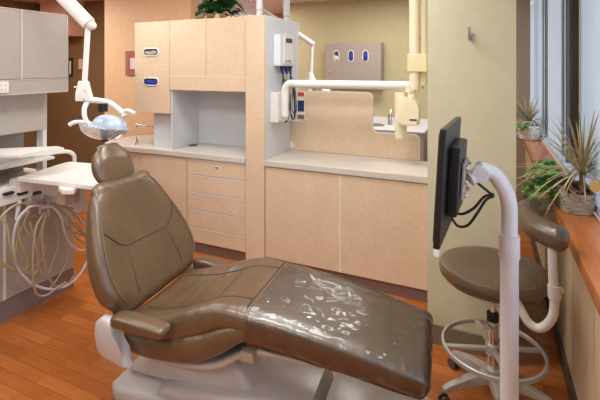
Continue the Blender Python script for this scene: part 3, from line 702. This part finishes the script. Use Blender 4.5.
# ================================================================ DENTAL LIGHT
DL = 2.62
def L(px, py, dd=0): return atD(px, py, DL+dd)
t = thing('dental_lamp', 'white dental lamp with two loop handles above the headrest', 'lamp', L(105, 138))
bm = BM(); add_tube(bm, [L(30, -37), L(89, 24)], .043, 16); obj('upper_arm', bm, M['plastic'], t)
bm = BM(); q = L(91, 25.5); add_ell(bm, q, (.035, .03, .03)); obj('elbow', bm, M['plastic'], t)
bm = BM(); q = L(30, -36); add_tube(bm, [q, Vector((q.x, q.y, CZ))], .04, 16); obj('ceiling_mount', bm, M['plastic'], t)
bm = BM(); add_tube(bm, [L(88, 26), L(84.5, 84)], .0165, 14, flat=.8); obj('drop_arm', bm, M['plastic'], t)
# bracket: tapered block
bm = BM(); vs = []
for (px0, px1, py, hw) in ((79.5, 88, 81, .020), (77, 90.5, 93, .026), (77, 93, 101, .026)):
    a, b_ = L(px0, py), L(px1, py); f = Vector((FX, FY, 0))*hw
    vs.append([bm.verts.new(p_) for p_ in (a-f, b_-f, b_+f, a+f)])
for a, b_ in zip(vs, vs[1:]):
    for k in range(4): bm.faces.new((a[k], a[(k+1) % 4], b_[(k+1) % 4], b_[k]))
bm.faces.new(vs[0]); bm.faces.new(vs[-1][::-1]); bmesh.ops.bevel(bm, geom=list(bm.edges), offset=.006, segments=2, profile=.5, affect='EDGES')
br = obj('bracket', bm, M['plastic'], t)
for px, py in ((84.5, 90.5), (83.5, 99)):
    bm = BM(); add_ell(bm, L(px, py, -.03), (.005, .005, .005), u=8, v=6); obj('screw', bm, M['gap'], br)
bm = BM(); add_ell(bm, L(75, 87), (.008, .008, .006)); obj('knob', bm, M['plastic'], br)
# ring yoke
bm = BM()
add_tube(bm, smooth_path([L(88, 100), L(98, 100.5, .02), (L(110, 103, .03)), L(122, 112, .02), L(125, 117, 0)], 7), lambda s: .021-.005*s, 12, flat=.9)
add_tube(bm, smooth_path([L(88, 101), L(84.5, 108, -.03), L(85, 118, -.05), L(90, 125, -.05), L(100, 127, -.04)], 7), lambda s: .017-.004*s, 12, flat=.8)
obj('yoke', bm, M['plastic'], t)
bm = BM(); add_tube(bm, smooth_path([L(69, 125, -.07), L(76, 122, -.06), L(86, 122.5, -.05), L(94, 126, -.04)], 6), lambda s: .013-.002*s, 12); obj('handle', bm, M['plastic'], t)
bm = BM(); add_tube(bm, smooth_path([L(123, 117, 0), L(124, 111.5), L(128, 110.5), L(135, 113.5, -.02)], 6), lambda s: .011, 12); obj('handle', bm, M['plastic'], t)
# lamp dome (reflector) and clear shield
def dome(c, rx, ry, rz, up=1, tilt=0):
    bm = BM(); rot = Matrix.Rotation(A, 3, 'Z') @ Matrix.Rotation(tilt, 3, 'Y')
    seg = 28; rings = []
    for i in range(9):
        th = PI/2*i/8; rr_ = math.cos(th); zz_ = math.sin(th)*up
        if i == 8: rings.append([bm.verts.new(Vector(c)+rot @ Vector((0, 0, zz_*rz)))]); continue
        rings.append([bm.verts.new(Vector(c)+rot @ Vector((rx*rr_*math.cos(2*PI*k/seg), ry*rr_*math.sin(2*PI*k/seg), rz*zz_))) for k in range(seg)])
    for a, b_ in zip(rings, rings[1:]):
        for k in range(seg):
            if len(b_) == 1: bm.faces.new((a[k], a[(k+1) % seg], b_[0]))
            else: bm.faces.new((a[k], a[(k+1) % seg], b_[(k+1) % seg], b_[k]))
    bm.faces.new(rings[0][::-1]); return bm
cL = L(104, 124.5)
obj('reflector', dome(L(110, 125.5), .105, .085, .066, 1, math.radians(14)), M['domew'], t)
obj('rim', dome(L(104, 126), .150, .11, .022, 1, math.radians(8)), M['lens'], t)
obj('shield', dome(L(104, 126), .148, .108, .085, -1, math.radians(8)), M['lens'], t)
bm = BM(); add_tube(bm, [L(103, 103.5, -.12), L(103, 111.5, -.12)], .027, 18); obj('focus_knob', bm, M['blackm'], t)
bm = BM(); add_tube(bm, [L(104, 129, -.03), L(105, 141, -.02)], .022, 14); obj('bulb_holder', bm, M['skirt'], t)
bm = BM(); add_tube(bm, [L(101.5, 128, -.055), L(102, 138, -.045)], .009, 10); obj('bulb_clip', bm, M['hosey'], t)

# ================================================================ DENTAL CHAIR
TH = math.radians(5)
chair = thing('dental_chair', 'reclined brown leather dental chair on a grey base', 'dental chair', (-1.45, 1.84, 0), TH)
def cush_rings(st, e=4.0, bol=None, seg=40, cap=.045, ncap=5, capS=True, capE=True, capdir=None):
    """st: list of (centre of top surface xz, normal xz, half width, thickness, bolster). returns list of rings in chair space"""
    rings = []; n_ = len(st)
    def ring(c, nv, w, t, bo, sc=1, sh=Vector((0, 0))):
        out = []
        for k in range(seg):
            a = 2*PI*k/seg; ca, sa = math.cos(a), math.sin(a)
            y = math.copysign(abs(ca)**(2/e), ca); h = math.copysign(abs(sa)**(2/e), sa)
            yy = y*(w-cap*(1-sc)); hh = h*(t/2)*sc-t/2
            if bo and sa > 0:
                q = abs(y); hh += bo*max(0, min(1, (q-.35)/.5))**2*(3-2*max(0, min(1, (q-.35)/.5)))*min(1, h*1.6)*sc
            p = c+sh+nv*hh; out.append((p.x, yy, p.y))
        return out
    def T(i):
        a = st[max(0, i-1)][0]; b_ = st[min(n_-1, i+1)][0]; return (Vector(b_)-Vector(a)).normalized()
    if capS:
        tv = T(0)
        for k in range(ncap):
            a = PI/2*(1-k/ncap); c, nv, w, t, bo = st[0]; rings.append(ring(Vector(c), Vector(nv).normalized(), w, t, bo, max(.15, math.cos(a)), -tv*cap*math.sin(a)))
    for c, nv, w, t, bo in st: rings.append(ring(Vector(c), Vector(nv).normalized(), w, t, bo))
    if capE:
        tv = T(n_-1)
        for k in range(1, ncap+1):
            a = PI/2*k/ncap; c, nv, w, t, bo = st[-1]; rings.append(ring(Vector(c), Vector(nv).normalized(), w, t, bo, max(.15, math.cos(a)), tv*cap*math.sin(a)))
    return rings
def resample(keys, n):
    """keys: (x,z,w,t,bol); Catmull-Rom then normals"""
    P = smooth_path_n([k for k in keys], n); out = []
    for i, p in enumerate(P):
        a = P[max(0, i-1)]; b_ = P[min(len(P)-1, i+1)]; tx, tz = b_[0]-a[0], b_[1]-a[1]; L_ = math.hypot(tx, tz)
        out.append(((p[0], p[1]), (-tz/L_, tx/L_), p[2], p[3], p[4]))
    return out
def smooth_path_n(K, n):
    P = [tuple(2*a-b_ for a, b_ in zip(K[0], K[1]))]+list(K)+[tuple(2*a-b_ for a, b_ in zip(K[-1], K[-2]))]; out = []
    for i in range(1, len(P)-2):
        for k in range(n):
            t = k/n; out.append(tuple(.5*((2*b_)+(c-a)*t+(2*a-5*b_+4*c-d)*t*t+(3*b_-a-3*c+d)*t**3) for a, b_, c, d in zip(P[i-1], P[i], P[i+1], P[i+2])))
    out.append(tuple(K[-1])); return out
def mesh_rings(rings):
    bm = BM(); R_ = [[bm.verts.new(p) for p in r] for r in rings]; s = len(R_[0])
    for a, b_ in zip(R_, R_[1:]):
        for k in range(s): bm.faces.new((a[k], a[(k+1) % s], b_[(k+1) % s], b_[k]))
    bm.faces.new(R_[0][::-1]); bm.faces.new(R_[-1]); return bm
def top_pt(st, s, v, e=4.0, off=.0):
    """point on the top surface: s in 0..1 along, v -1..1 across"""
    i = s*(len(st)-1); i0 = int(min(len(st)-2, math.floor(i))); f = i-i0
    c = Vector(st[i0][0]).lerp(Vector(st[i0+1][0]), f); nv = Vector(st[i0][1]).lerp(Vector(st[i0+1][1]), f).normalized()
    w = st[i0][2]*(1-f)+st[i0+1][2]*f; t = st[i0][3]*(1-f)+st[i0+1][3]*f; bo = st[i0][4]*(1-f)+st[i0+1][4]*f
    q = min(1, abs(v)); h = (1-q**e)**(1/e) if q < 1 else 0
    hh = h*t/2-t/2
    if bo: kk = max(0, min(1, (q-.35)/.5)); hh += bo*kk**2*(3-2*kk)*min(1, h*1.6)
    p = c+nv*(hh+off); return Vector((p.x, v*w, p.y))
def seam(st, pts, parent, r=.003, mat='seam', off=-.0008, name='seam'):
    P = []
    for (s0, v0), (s1, v1) in zip(pts, pts[1:]):
        for k in range(10): f = k/10; P.append(top_pt(st, s0+(s1-s0)*f, v0+(v1-v0)*f, off=off))
    P.append(top_pt(st, *pts[-1], off=off)); bm = BM(); add_tube(bm, P, r, 6)
    return obj(name, bm, M[mat], parent, local=True)
# seat
SE = resample([(-.185, .480, .265, .075, .015), (-.12, .478, .295, .09, .03), (.03, .500, .305, .10, .045), (.17, .552, .300, .10, .048), (.30, .608, .288, .10, .03), (.44, .628, .280, .12, .006)], 6)
seat = obj('seat', mesh_rings(cush_rings(SE, 3.4, cap=.04, capE=False)), M['leather'], chair, local=True, ang=80)
SK = resample([(-.20, .44, .305, .14, 0), (-.07, .455, .318, .16, 0), (.10, .495, .320, .185, 0), (.22, .53, .310, .175, 0), (.33, .570, .295, .15, 0), (.42, .588, .280, .12, 0)], 6)
obj('seat_side', mesh_rings(cush_rings(SK, 3.4, cap=.04)), M['leather'], chair, local=True, ang=80)
seam(SE, [(.08, -.62), (.35, -.60), (.6, -.56), (.98, -.58)], seat); seam(SE, [(.08, .62), (.35, .60), (.6, .56), (.98, .58)], seat)
seam(SE, [(.66, -.56), (.66, .56)], seat); seam(SE, [(.985, -.8), (.985, .8)], seat, r=.004)
# leg rest
LE = resample([(.435, .630, .280, .16, .004), (.58, .618, .276, .158, 0), (.78, .588, .266, .148, 0), (.98, .552, .257, .132, 0), (1.19, .505, .250, .108, 0)], 6)
leg = obj('leg_rest', mesh_rings(cush_rings(LE, 5, cap=.045, capS=False)), M['leather'], chair, local=True, ang=80)
seam(LE, [(.02, -.86), (.5, -.88), (1, -.9)], leg, r=.0025)
seam(LE, [(.02, .86), (.5, .88), (1, .9)], leg, r=.0025)
# back rest (top surface faces the foot end)
BE0 = [(-.212, .535, .320, .09, .02), (-.240, .60, .365, .10, .03), (-.285, .69, .370, .105, .03), (-.338, .79, .348, .10, .03), (-.393, .91, .300, .095, .02), (-.430, 1.0, .258, .088, .01), (-.448, 1.045, .222, .08, .0)]
BE = resample(BE0, 6)
BE = [(c, (-n_[0], -n_[1]) if n_[0] < 0 else n_, w_, t_, b_) for c, n_, w_, t_, b_ in BE]
BE = [(c, (abs(n_[0]), abs(n_[1])), w_, t_, b_) for c, n_, w_, t_, b_ in BE]
back = obj('backrest', mesh_rings(cush_rings(BE, 3.4, cap=.055)), M['leatherback'], chair, local=True, ang=80); back.location = (0, .010, 0)
def bseam(pts, **k): return seam(BE, pts, back, **k)
bseam([(.60, -.86), (.50, -.6), (.46, -.42), (.44, .45), (.48, .6), (.60, .88)], r=.0032); bseam([(.46, -.42), (.25, -.46), (.04, -.55)], r=.0032); bseam([(.44, .45), (.25, .48), (.04, .55)], r=.0032)
bseam([(.03, -.86), (.3, -.88), (.6, -.88), (.85, -.87), (1.0, -.80)], r=.0035, mat='piping', off=-.001); bseam([(.03, .86), (.3, .88), (.6, .88), (.85, .87), (1.0, .80)], r=.003, mat='piping', off=-.001)
# headrest
HE0 = [(-.470, 1.045, .095, .06, 0), (-.478, 1.09, .130, .085, 0), (-.498, 1.145, .143, .098, 0), (-.522, 1.20, .136, .095, 0), (-.548, 1.24, .110, .085, 0), (-.564, 1.262, .08, .06, 0)]
HE = resample(HE0, 5); HE = [(c, (abs(n_[0]), abs(n_[1])), w_, t_, b_) for c, n_, w_, t_, b_ in HE]
hr = obj('headrest', mesh_rings(cush_rings(HE, 2.4, cap=.022)), M['leather'], chair, local=True, ang=80)
bm = BM(); add_box(bm, (-.60, -.03, .96), (-.58, .03, 1.14), .004); obj('headrest_bar', bm, M['steel'], chair, local=True)
# backrest shell behind
SH = [((c[0]-n_[0]*t_*.75, c[1]-n_[1]*t_*.75), n_, w_*.8, t_*.55, 0) for c, n_, w_, t_, b_ in BE]
obj('back_shell', mesh_rings(cush_rings(SH, 3, cap=.03)), M['chairgrey'], chair, local=True, ang=80)
# arm rests
for sgn in (-1, 1):
    y0 = sgn*.352
    zt_a = .548 if sgn < 0 else .51; xa0, xa1 = (-.215, .095) if sgn < 0 else (-.23, .03)
    AR = resample([(xa0+.03, zt_a, .043, .055, 0), (xa0+.1, zt_a+.002, .047, .056, 0), (xa1-.1, zt_a-.002, .047, .056, 0), (xa1-.03, zt_a-.010, .043, .048, 0)], 4)
    bm = mesh_rings([[(p[0], p[1]+y0, p[2]) for p in r_] for r_ in cush_rings(AR, 3.6, cap=.03)])
    obj('armrest', bm, M['leather'], chair, local=True, ang=60)
    bm = BM(); pl = [(-.225, .515), (-.27, .525), (-.305, .495), (-.312, .44), (-.30, .37), (-.27, .335), (-.14, .305), (-.11, .32), (-.16, .38), (-.195, .47)]
    if sgn > 0: pl = [(a, b_-.06) for a, b_ in pl]
    add_prism(bm, pl, 'y', y0-.03, y0+.025, .016); obj('arm_support', bm, M['enamel'], chair, local=True, ang=60)
# seat pan / under shell
PE = resample([(-.20, .345, .24, .05, 0), (.05, .318, .25, .05, 0), (.25, .345, .245, .05, 0), (.45, .435, .22, .045, 0), (.75, .428, .20, .04, 0)], 5)
obj('seat_pan', mesh_rings(cush_rings(PE, 3.5, cap=.03)), M['chairgrey'], chair, local=True, ang=80)
bm = BM(); add_box(bm, (.40, -.255, .385), (.47, -.20, .435), .01); obj('hinge_cover', bm, M['hoset'], chair, local=True)
# lift column and floor base
bm = BM(); add_prism(bm, [(-.33, .10), (-.28, .16), (.0, .30), (.3, .30), (.42, .17), (.42, .10)], 'y', -.15, .15, .03); obj('lift_column', bm, M['enamel'], chair, local=True, ang=60)
bm = BM(); pl = [(-.36, -.21), (-.31, -.24), (1.18, -.24), (1.23, -.2), (1.23, .2), (1.18, .24), (-.31, .24), (-.36, .21)]
add_prism(bm, pl, 'z', 0, .085, .02); obj('floor_base', bm, M['enamel'], chair, local=True, ang=60)
bm = BM(); add_prism(bm, [(-.1, .08), (-.04, .13), (.55, .2), (.70, .185), (.725, .08)], 'y', -.22, .22, .025); obj('base_cover', bm, M['enamel'], chair, local=True, ang=60)
bm = BM(); add_prism(bm, [(.74, .08), (.755, .17), (.80, .18), (1.12, .13), (1.19, .08)], 'y', -.22, .22, .02); obj('base_cover', bm, M['enamel'], chair, local=True, ang=60)
bm = BM(); a = atD(250, 371, 1.95)
q = Matrix.Rotation(-TH, 4, 'Z') @ (a-Vector((-1.45, 1.84, 0))); add_ell(bm, (q.x, -.22, .15), (.005, .005, .005)); obj('indicator', bm, M['green'], chair, local=True, label='small green indicator')
# clear plastic cover over the leg rest
tt = thing('plastic_cover', 'clear wrinkled plastic sleeve over the chair leg rest', 'plastic cover', (-1.45, 1.84, 0), TH)
random.seed(5)
CE = [((c[0]+n_[0]*.004, c[1]+n_[1]*.004), n_, w_+.004, t_+.008, 0) for c, n_, w_, t_, b_ in LE]
rg = cush_rings(CE, 5, cap=.045, capS=False, seg=120)
# resample ring count along length for wrinkles
fine = []
for a, b_ in zip(rg, rg[1:]):
    for k in range(4): fine.append([tuple(x+(y-x)*k/4 for x, y in zip(p, q)) for p, q in zip(a, b_)])
fine.append(rg[-1])
from mathutils import noise as mn
W = []
for r_ in fine:
    cx = sum(p[0] for p in r_)/len(r_); cz = sum(p[2] for p in r_)/len(r_); row = []
    for p in r_:
        v = Vector(p); d = Vector((0, p[1]*.25, p[2]-cz)); d.normalize()
        f = max(0, min(1, (cx-.44)/.05))
        a = mn.noise(v*7)+.3*mn.noise(v*16+Vector((3, 1, 2)))
        amp = .006*f
        row.append(tuple(v+d*(.003+amp*max(-.2, a))))
    W.append(row)
obj('film_sleeve', mesh_rings(W[3:]), M['film'], tt, local=True, ang=80)

# ================================================================ MONITOR ON POST
PX, PY = atY(509.3, 300, 1.575).x, 1.575
t = thing('monitor_stand', 'grey curved steel post in front of the stool carrying the monitor', 'stand', (PX, PY, 0))
ax, ay, az = -.045, 1.53, atY(472, 172, 1.53).z
zc_ = atY(509, 240, PY).z
bm = BM(); add_tube(bm, [(PX, PY, .02), (PX, PY, zc_-.0)], .0285, 28); obj('lower_post', bm, M['polegrey'], t)
bm = BM(); add_tube(bm, [(PX, PY, zc_-.057), (PX, PY, zc_+.017)], .0325, 28); obj('collar', bm, M['polegrey'], t)
bm = BM(); add_tube(bm, smooth_path([(PX, PY, zc_), (PX, PY, zc_+.05), (PX-.002, PY, az-.10), (PX-.018, PY-.004, az-.05), (PX-.05, PY-.015, az-.005), (ax+.01, ay+.006, az+.012)], 8), .0255, 24); obj('curved_arm', bm, M['polegrey'], t)
bm = BM(); add_lathe(bm, [(0, .03), (.05, .03), (.15, .012), (.16, 0), (0, 0)], (PX, PY, 0), 32); obj('base_plate', bm, M['polegrey'], t)
t = thing('monitor', 'thin black monitor seen from behind and edge on', 'monitor', (-.12, 1.53, 1.2))
top = atD(440, 137, 1.26); bot = atD(434, 252, 1.26)
tilt = math.atan2(top.x-bot.x, top.z-bot.z)
mc = Vector((-.127, 1.512, 1.345))
Rm = Matrix.Rotation(math.radians(-3), 4, 'Z') @ Matrix.Rotation(.055, 4, 'Y')
def mbox(name, lo, hi, m, parent, bev=.003):
    bm = BM(); add_box(bm, lo, hi, bev)
    for v in bm.verts: v.co = mc+(Rm @ v.co)
    return obj(name, bm, m, parent)
mbox('bezel', (-.010, -.188, -.182), (.010, .188, .182), M['black'], t, .004)
mbox('screen', (-.0135, -.175, -.165), (-.0095, .175, .165), M['screen'], t, 0)
hs = mbox('rear_housing', (.010, -.105, -.105), (.044, .105, .118), M['black'], t, .008)
bm = BM()
for k in range(24):
    add_box(bm, (.018, -.107, -.10+k*.0088), (.042, -.1045, -.0955+k*.0088))
for v in bm.verts: v.co = mc+(Rm @ v.co)
obj('vent_slats', bm, M['blackm'], hs)
mp = mbox('mount_plate', (.046, -.055, -.06), (.056, .055, .06), M['alum'], t, .003)
for a in (-.045, .045):
    for c in (-.045, .0, .045):
        bm = BM(); add_ell(bm, (.059, a, c), (.008, .007, .007), u=10, v=8)
        for v in bm.verts: v.co = mc+(Rm @ v.co)
        obj('screw', bm, M['steel'], mp)
bm = BM(); p0 = mc+(Rm @ Vector((.066, 0, .0))); add_tube(bm, [p0, Vector((ax+.02, ay, az))], .024, 16); obj('swivel', bm, M['polegrey'], t)
bm = BM(); add_tube(bm, [Vector((ax+.018, ay-.036, az)), Vector((ax+.018, ay+.036, az))], .026, 20); obj('pivot', bm, M['polegrey'], t)
bm = BM(); q = mc+(Rm @ Vector((0, -.18, -.184))); add_box(bm, q-Vector((.008, .008, .02)), q+Vector((.008, .008, .003)), .003); obj('corner_clip', bm, M['plastic'], t)
C1 = lambda px, py, Y=1.50: atY(px, py, Y)
for lab, r_, pts, ddy in (('upper black cable sagging from the post arm to the monitor', .0045, [(471, 178), (480, 185), (490, 193), (494, 195)], 0),
                     ('middle black cable looping behind the monitor', .0045, [(494, 194), (484, 197), (474, 208), (462, 214), (453, 211)], 0),
                     ('lowest black cable drooping under the monitor housing', .0045, [(494, 196), (486, 200), (478, 212), (468, 225), (458, 226), (451, 217)], 0)):
    bm = BM(); add_tube(bm, smooth_path([C1(a, b_, 1.51) for a, b_ in pts], 7), r_, 8); tag(obj('monitor_cable', bm, M['blackm']), lab, 'cable')

# ================================================================ STOOL
SX, SY = .014, 2.39
t = thing('dental_stool', 'round brown leather stool with a foot ring and casters beside the window wall', 'stool', (SX, SY, 0))
bm = BM(); zs_ = .700
add_lathe(bm, [(0, zs_-.095), (.20, zs_-.095), (.245, zs_-.085), (.268, zs_-.058), (.272, zs_-.03), (.262, zs_-.010), (.235, zs_), (.17, zs_-.002), (.08, zs_-.006), (0, zs_-.007)], (SX, SY, 0), 48, .97, .92); obj('seat', bm, M['leather2'], t)
bm = BM(); add_box(bm, (SX-.1, SY-.09, zs_-.11), (SX+.1, SY+.09, zs_-.083), .008); obj('seat_plate', bm, M['alum'], t)
bm = BM(); add_tube(bm, [(SX, SY, .30), (SX, SY, zs_-.1)], .014, 16); obj('gas_rod', bm, M['chrome'], t)
bm = BM(); add_tube(bm, [(SX, SY, .17), (SX, SY, .44)], .024, 20); obj('column', bm, M['chrome'], t)
bm = BM(); add_tube(bm, [(SX, SY, .41), (SX, SY, .45)], .029, 20); obj('column_collar', bm, M['blackm'], t)
# foot ring with spokes
zr = atD(497, 345, 2.19).z; zr = .25
bm = BM(); N = 56; ro, ri = .250, .236; rg = []
for k in range(N):
    a = 2*PI*k/N; ca, sa = math.cos(a), math.sin(a)
    rg.append([bm.verts.new((SX+rr_*ca, SY+rr_*sa*.97, zr+dz)) for rr_, dz in ((ro, 0.008), (ro, .026), (ro-.005, .03), (ri+.004, .03), (ri, .026), (ri, .008), (ri+.004, .004), (ro-.005, .004))])
for k in range(N):
    a, b_ = rg[k], rg[(k+1) % N]
    for j in range(8): bm.faces.new((a[j], b_[j], b_[(j+1) % 8], a[(j+1) % 8]))
obj('foot_ring', bm, M['alum'], t)
for k in range(4):
    a = math.radians(20+90*k); rot = Matrix.Rotation(a, 4, 'Z'); bm = BM(); add_box(bm, (.02, -.013, zr+.008), (.238, .013, zr+.024), .003)
    for v in bm.verts: v.co = rot @ v.co+Vector((SX, SY, 0))
    obj('ring_spoke', bm, M['alum'], t)
bm = BM(); add_tube(bm, [(SX, SY, zr-.01), (SX, SY, zr+.04)], .036, 20); obj('hub', bm, M['alum'], t)
bm = BM(); add_tube(bm, [(SX, SY, .10), (SX, SY, .17)], .045, 20); obj('base_hub', bm, M['alum'], t)
ANG = [212, 140, 68, -4, 284]
for a in ANG:
    a = math.radians(a); dv = Vector((math.cos(a), math.sin(a), 0)); c0 = Vector((SX, SY, 0)); s_ = Vector((-dv.y, dv.x, 0)); bm = BM(); rows = []
    for rr_, w_, z0, z1_ in ((.03, .032, .105, .155), (.14, .026, .095, .135), (.24, .020, .08, .105), (.27, .018, .07, .09)):
        p = c0+dv*rr_; rows.append([bm.verts.new(p+s_*w_+Vector((0, 0, z0))), bm.verts.new(p-s_*w_+Vector((0, 0, z0))), bm.verts.new(p-s_*w_*.8+Vector((0, 0, z1_))), bm.verts.new(p+s_*w_*.8+Vector((0, 0, z1_)))])
    for r0, r1 in zip(rows, rows[1:]):
        for k in range(4): bm.faces.new((r0[k], r0[(k+1) % 4], r1[(k+1) % 4], r1[k]))
    bm.faces.new(rows[0][::-1]); bm.faces.new(rows[-1]); bmesh.ops.bevel(bm, geom=list(bm.edges), offset=.004, segments=2, profile=.5, affect='EDGES')
    lg = obj('leg', bm, M['alum'], t)
    p = c0+dv*.262; bm = BM()
    for o_ in (-1, 1): add_tube(bm, [p+s_*(o_*.010)+Vector((0, 0, .027)), p+s_*(o_*.022)+Vector((0, 0, .027))], .027, 20)
    add_tube(bm, [p+Vector((0, 0, .027)), p+Vector((0, 0, .078))], .007, 10); obj('caster', bm, M['skirt'], lg)
# torso bar
bar = []
for px, py in ((567, 241), (556, 237), (543, 231), (532, 224), (526, 216), (528, 210), (537, 207), (548, 209)):
    bar.append(atZ(px, py, .985))
P = smooth_path(bar, 8)
bm = BM(); add_tube(bm, P, lambda s: (.055 if s < .6 else .055-.02*(s-.6))*(1 if min(s, 1-s) >= .08 else max(.2, math.sqrt(1-(1-min(s, 1-s)/.08)**2))), 20, flat=1); obj('torso_rest', bm, M['leather2'], t)
q = atZ(552, 240, .97); Yq = q.y
bm = BM(); add_tube(bm, smooth_path([Vector((q.x, q.y, .965)), atY(553, 275, Yq), atY(554.5, 300, Yq), atY(552, 318, Yq), atY(541, 328, Yq+.01), atY(529, 323, Yq+.02), atY(520, 308, Yq+.03), atY(512, 294, Yq+.05), (SX+.12, SY-.05, zs_-.1), (SX+.05, SY, zs_-.098)], 6), .0185, 14); obj('rest_arm', bm, M['enamel'], t)
bm = BM(); add_tube(bm, [atY(554, 285, Yq), atY(554.5, 298, Yq)], .025, 16); obj('sleeve', bm, M['enamel'], t)
a = atY(561, 290, Yq); bm = BM(); add_ell(bm, a, (.014, .01, .016)); obj('knob', bm, M['steel'], t)

# ================================================================ PLANTS ON THE SILL
def weave_basket(t, c, rx, ry, h, m, n=9, handle=False, sq=1.0):
    def sp(v): return math.copysign(abs(v)**sq, v)
    bm = BM()
    for j in range(n):
        z = c[2]+h*(j+.5)/n; k_ = 1+.12*(j/n); P = []
        for i in range(49):
            a = 2*PI*i/48; wv = 1+.02*math.cos(a*12+PI*j); P.append(Vector((c[0]+rx*k_*wv*sp(math.cos(a)), c[1]+ry*k_*wv*sp(math.sin(a)), z)))
        add_tube(bm, P, h/n*.56, 6, cap=False)
    add_lathe(bm, [(0, .004), (.97, .004), (1.05, h*.85), (0, h*.85)], c, 32, rx, ry)
    o = obj('basket', bm, m, t)
    bm = BM(); add_lathe(bm, [(0, 0), (.98, 0)], (c[0], c[1], c[2]+h*.88), 24, rx, ry); obj('soil', bm, M['soil'], t)
    if handle:
        bm = BM(); add_tube(bm, smooth_path([Vector((c[0]-rx, c[1]-ry*.9, c[2]+h*.8)), Vector((c[0]-rx*.6, c[1]-ry, c[2]+h*1.25)), Vector((c[0]+rx*.3, c[1]-ry, c[2]+h*1.25)), Vector((c[0]+rx*.6, c[1]-ry*.9, c[2]+h*.85))], 6), .005, 8); obj('handle', bm, m, t)
def dracaena(c, n, L_, seed, t, W=.007):
    random.seed(seed); g = BM(); r = BM()
    for i in range(n):
        a = random.uniform(0, 2*PI); el = random.uniform(-.1, 1.35); d = Vector((math.cos(a)*math.cos(el), math.sin(a)*math.cos(el), math.sin(el)))
        leaf_blade(g if i % 3 else r, Vector(c)+Vector((0, 0, random.uniform(0, .05))), d, L_*random.uniform(.65, 1.1), W*random.uniform(.7, 1.2), random.uniform(.1, .7)*math.cos(el), 8)
    obj('leaf_rosette', g, M['leafp'], t); obj('leaf_rosette', r, M['leafr'], t)
c = (.434, 2.80, .931)
t = thing('dracaena_planter', 'grey wicker planter of spiky dracaena on the wooden sill, nearest the camera', 'plant', c)
weave_basket(t, c, .072, .15, .11, M['basket'], 9, False, .5)
dracaena((.458, 2.70, 1.12), 150, .42, 21, t, .0042)
bm = BM(); add_tube(bm, [(.455, 2.70, 1.03), (.455, 2.70, 1.16)], .012, 8); obj('stalk', bm, M['stem'], t)
random.seed(9); bm = BM()
for k in range(9):
    p = Vector((.38+random.uniform(-.02, .1), 2.52+.035*k, 1.045)); add_tube(bm, smooth_path([p, p+Vector((-.02, .05, .03)), p+Vector((.02, .11, .01)), p+Vector((-.01, .16, -.0))], 5), .006, 7)
obj('twig', bm, M['drift'], t)
bm = BM(); q = atY(595, 187, 2.56); add_tube(bm, [q, q+Vector((.01, .04, .0))], .026, 16); obj('wood_slice', bm, M['cutwood'], t)
c = (.395, 3.20, .931)
t = thing('leafy_plant', 'bright green leafy plant spilling over the sill edge behind the stool', 'plant', c)
weave_basket(t, c, .055, .07, .07, M['basket'], 6)
random.seed(14); bm = BM(); sb = BM()
for i in range(60):
    tip = atY(random.uniform(519, 562), random.uniform(168, 212), random.uniform(2.62, 3.0)); base = Vector(c)+Vector((random.uniform(-.03, .03), random.uniform(-.05, .05), .07))
    mid = (tip+base)/2+Vector((-.02, 0, .07)); P = smooth_path([base, mid, tip], 6); add_tube(sb, P, .0018, 5)
    for k in range(11):
        b0 = P[random.randint(4, len(P)-1)]; leaf_blade(bm, b0, rdir(-.4, .8), random.uniform(.026, .046), random.uniform(.010, .017), .2, 3)
obj('foliage', bm, M['leaf'], t); obj('stem', sb, M['stem'], t)
c = (.40, 5.30, .931)
t = thing('dracaena_planter', 'small white wicker basket of dracaena at the far end of the sill', 'plant', c)
weave_basket(t, c, .095, .12, .15, M['wbasket'], 7, True)
dracaena((.40, 5.30, 1.08), 80, .36, 33, t, .009)
random.seed(18); bm = BM()
for k in range(60):
    leaf_blade(bm, Vector((.32+random.uniform(-.02, .03), 5.18+random.uniform(-.05, .05), 1.08)), rdir(-.5, .6), .06, .016, .4, 3)
obj('foliage', bm, M['leaf'], t)
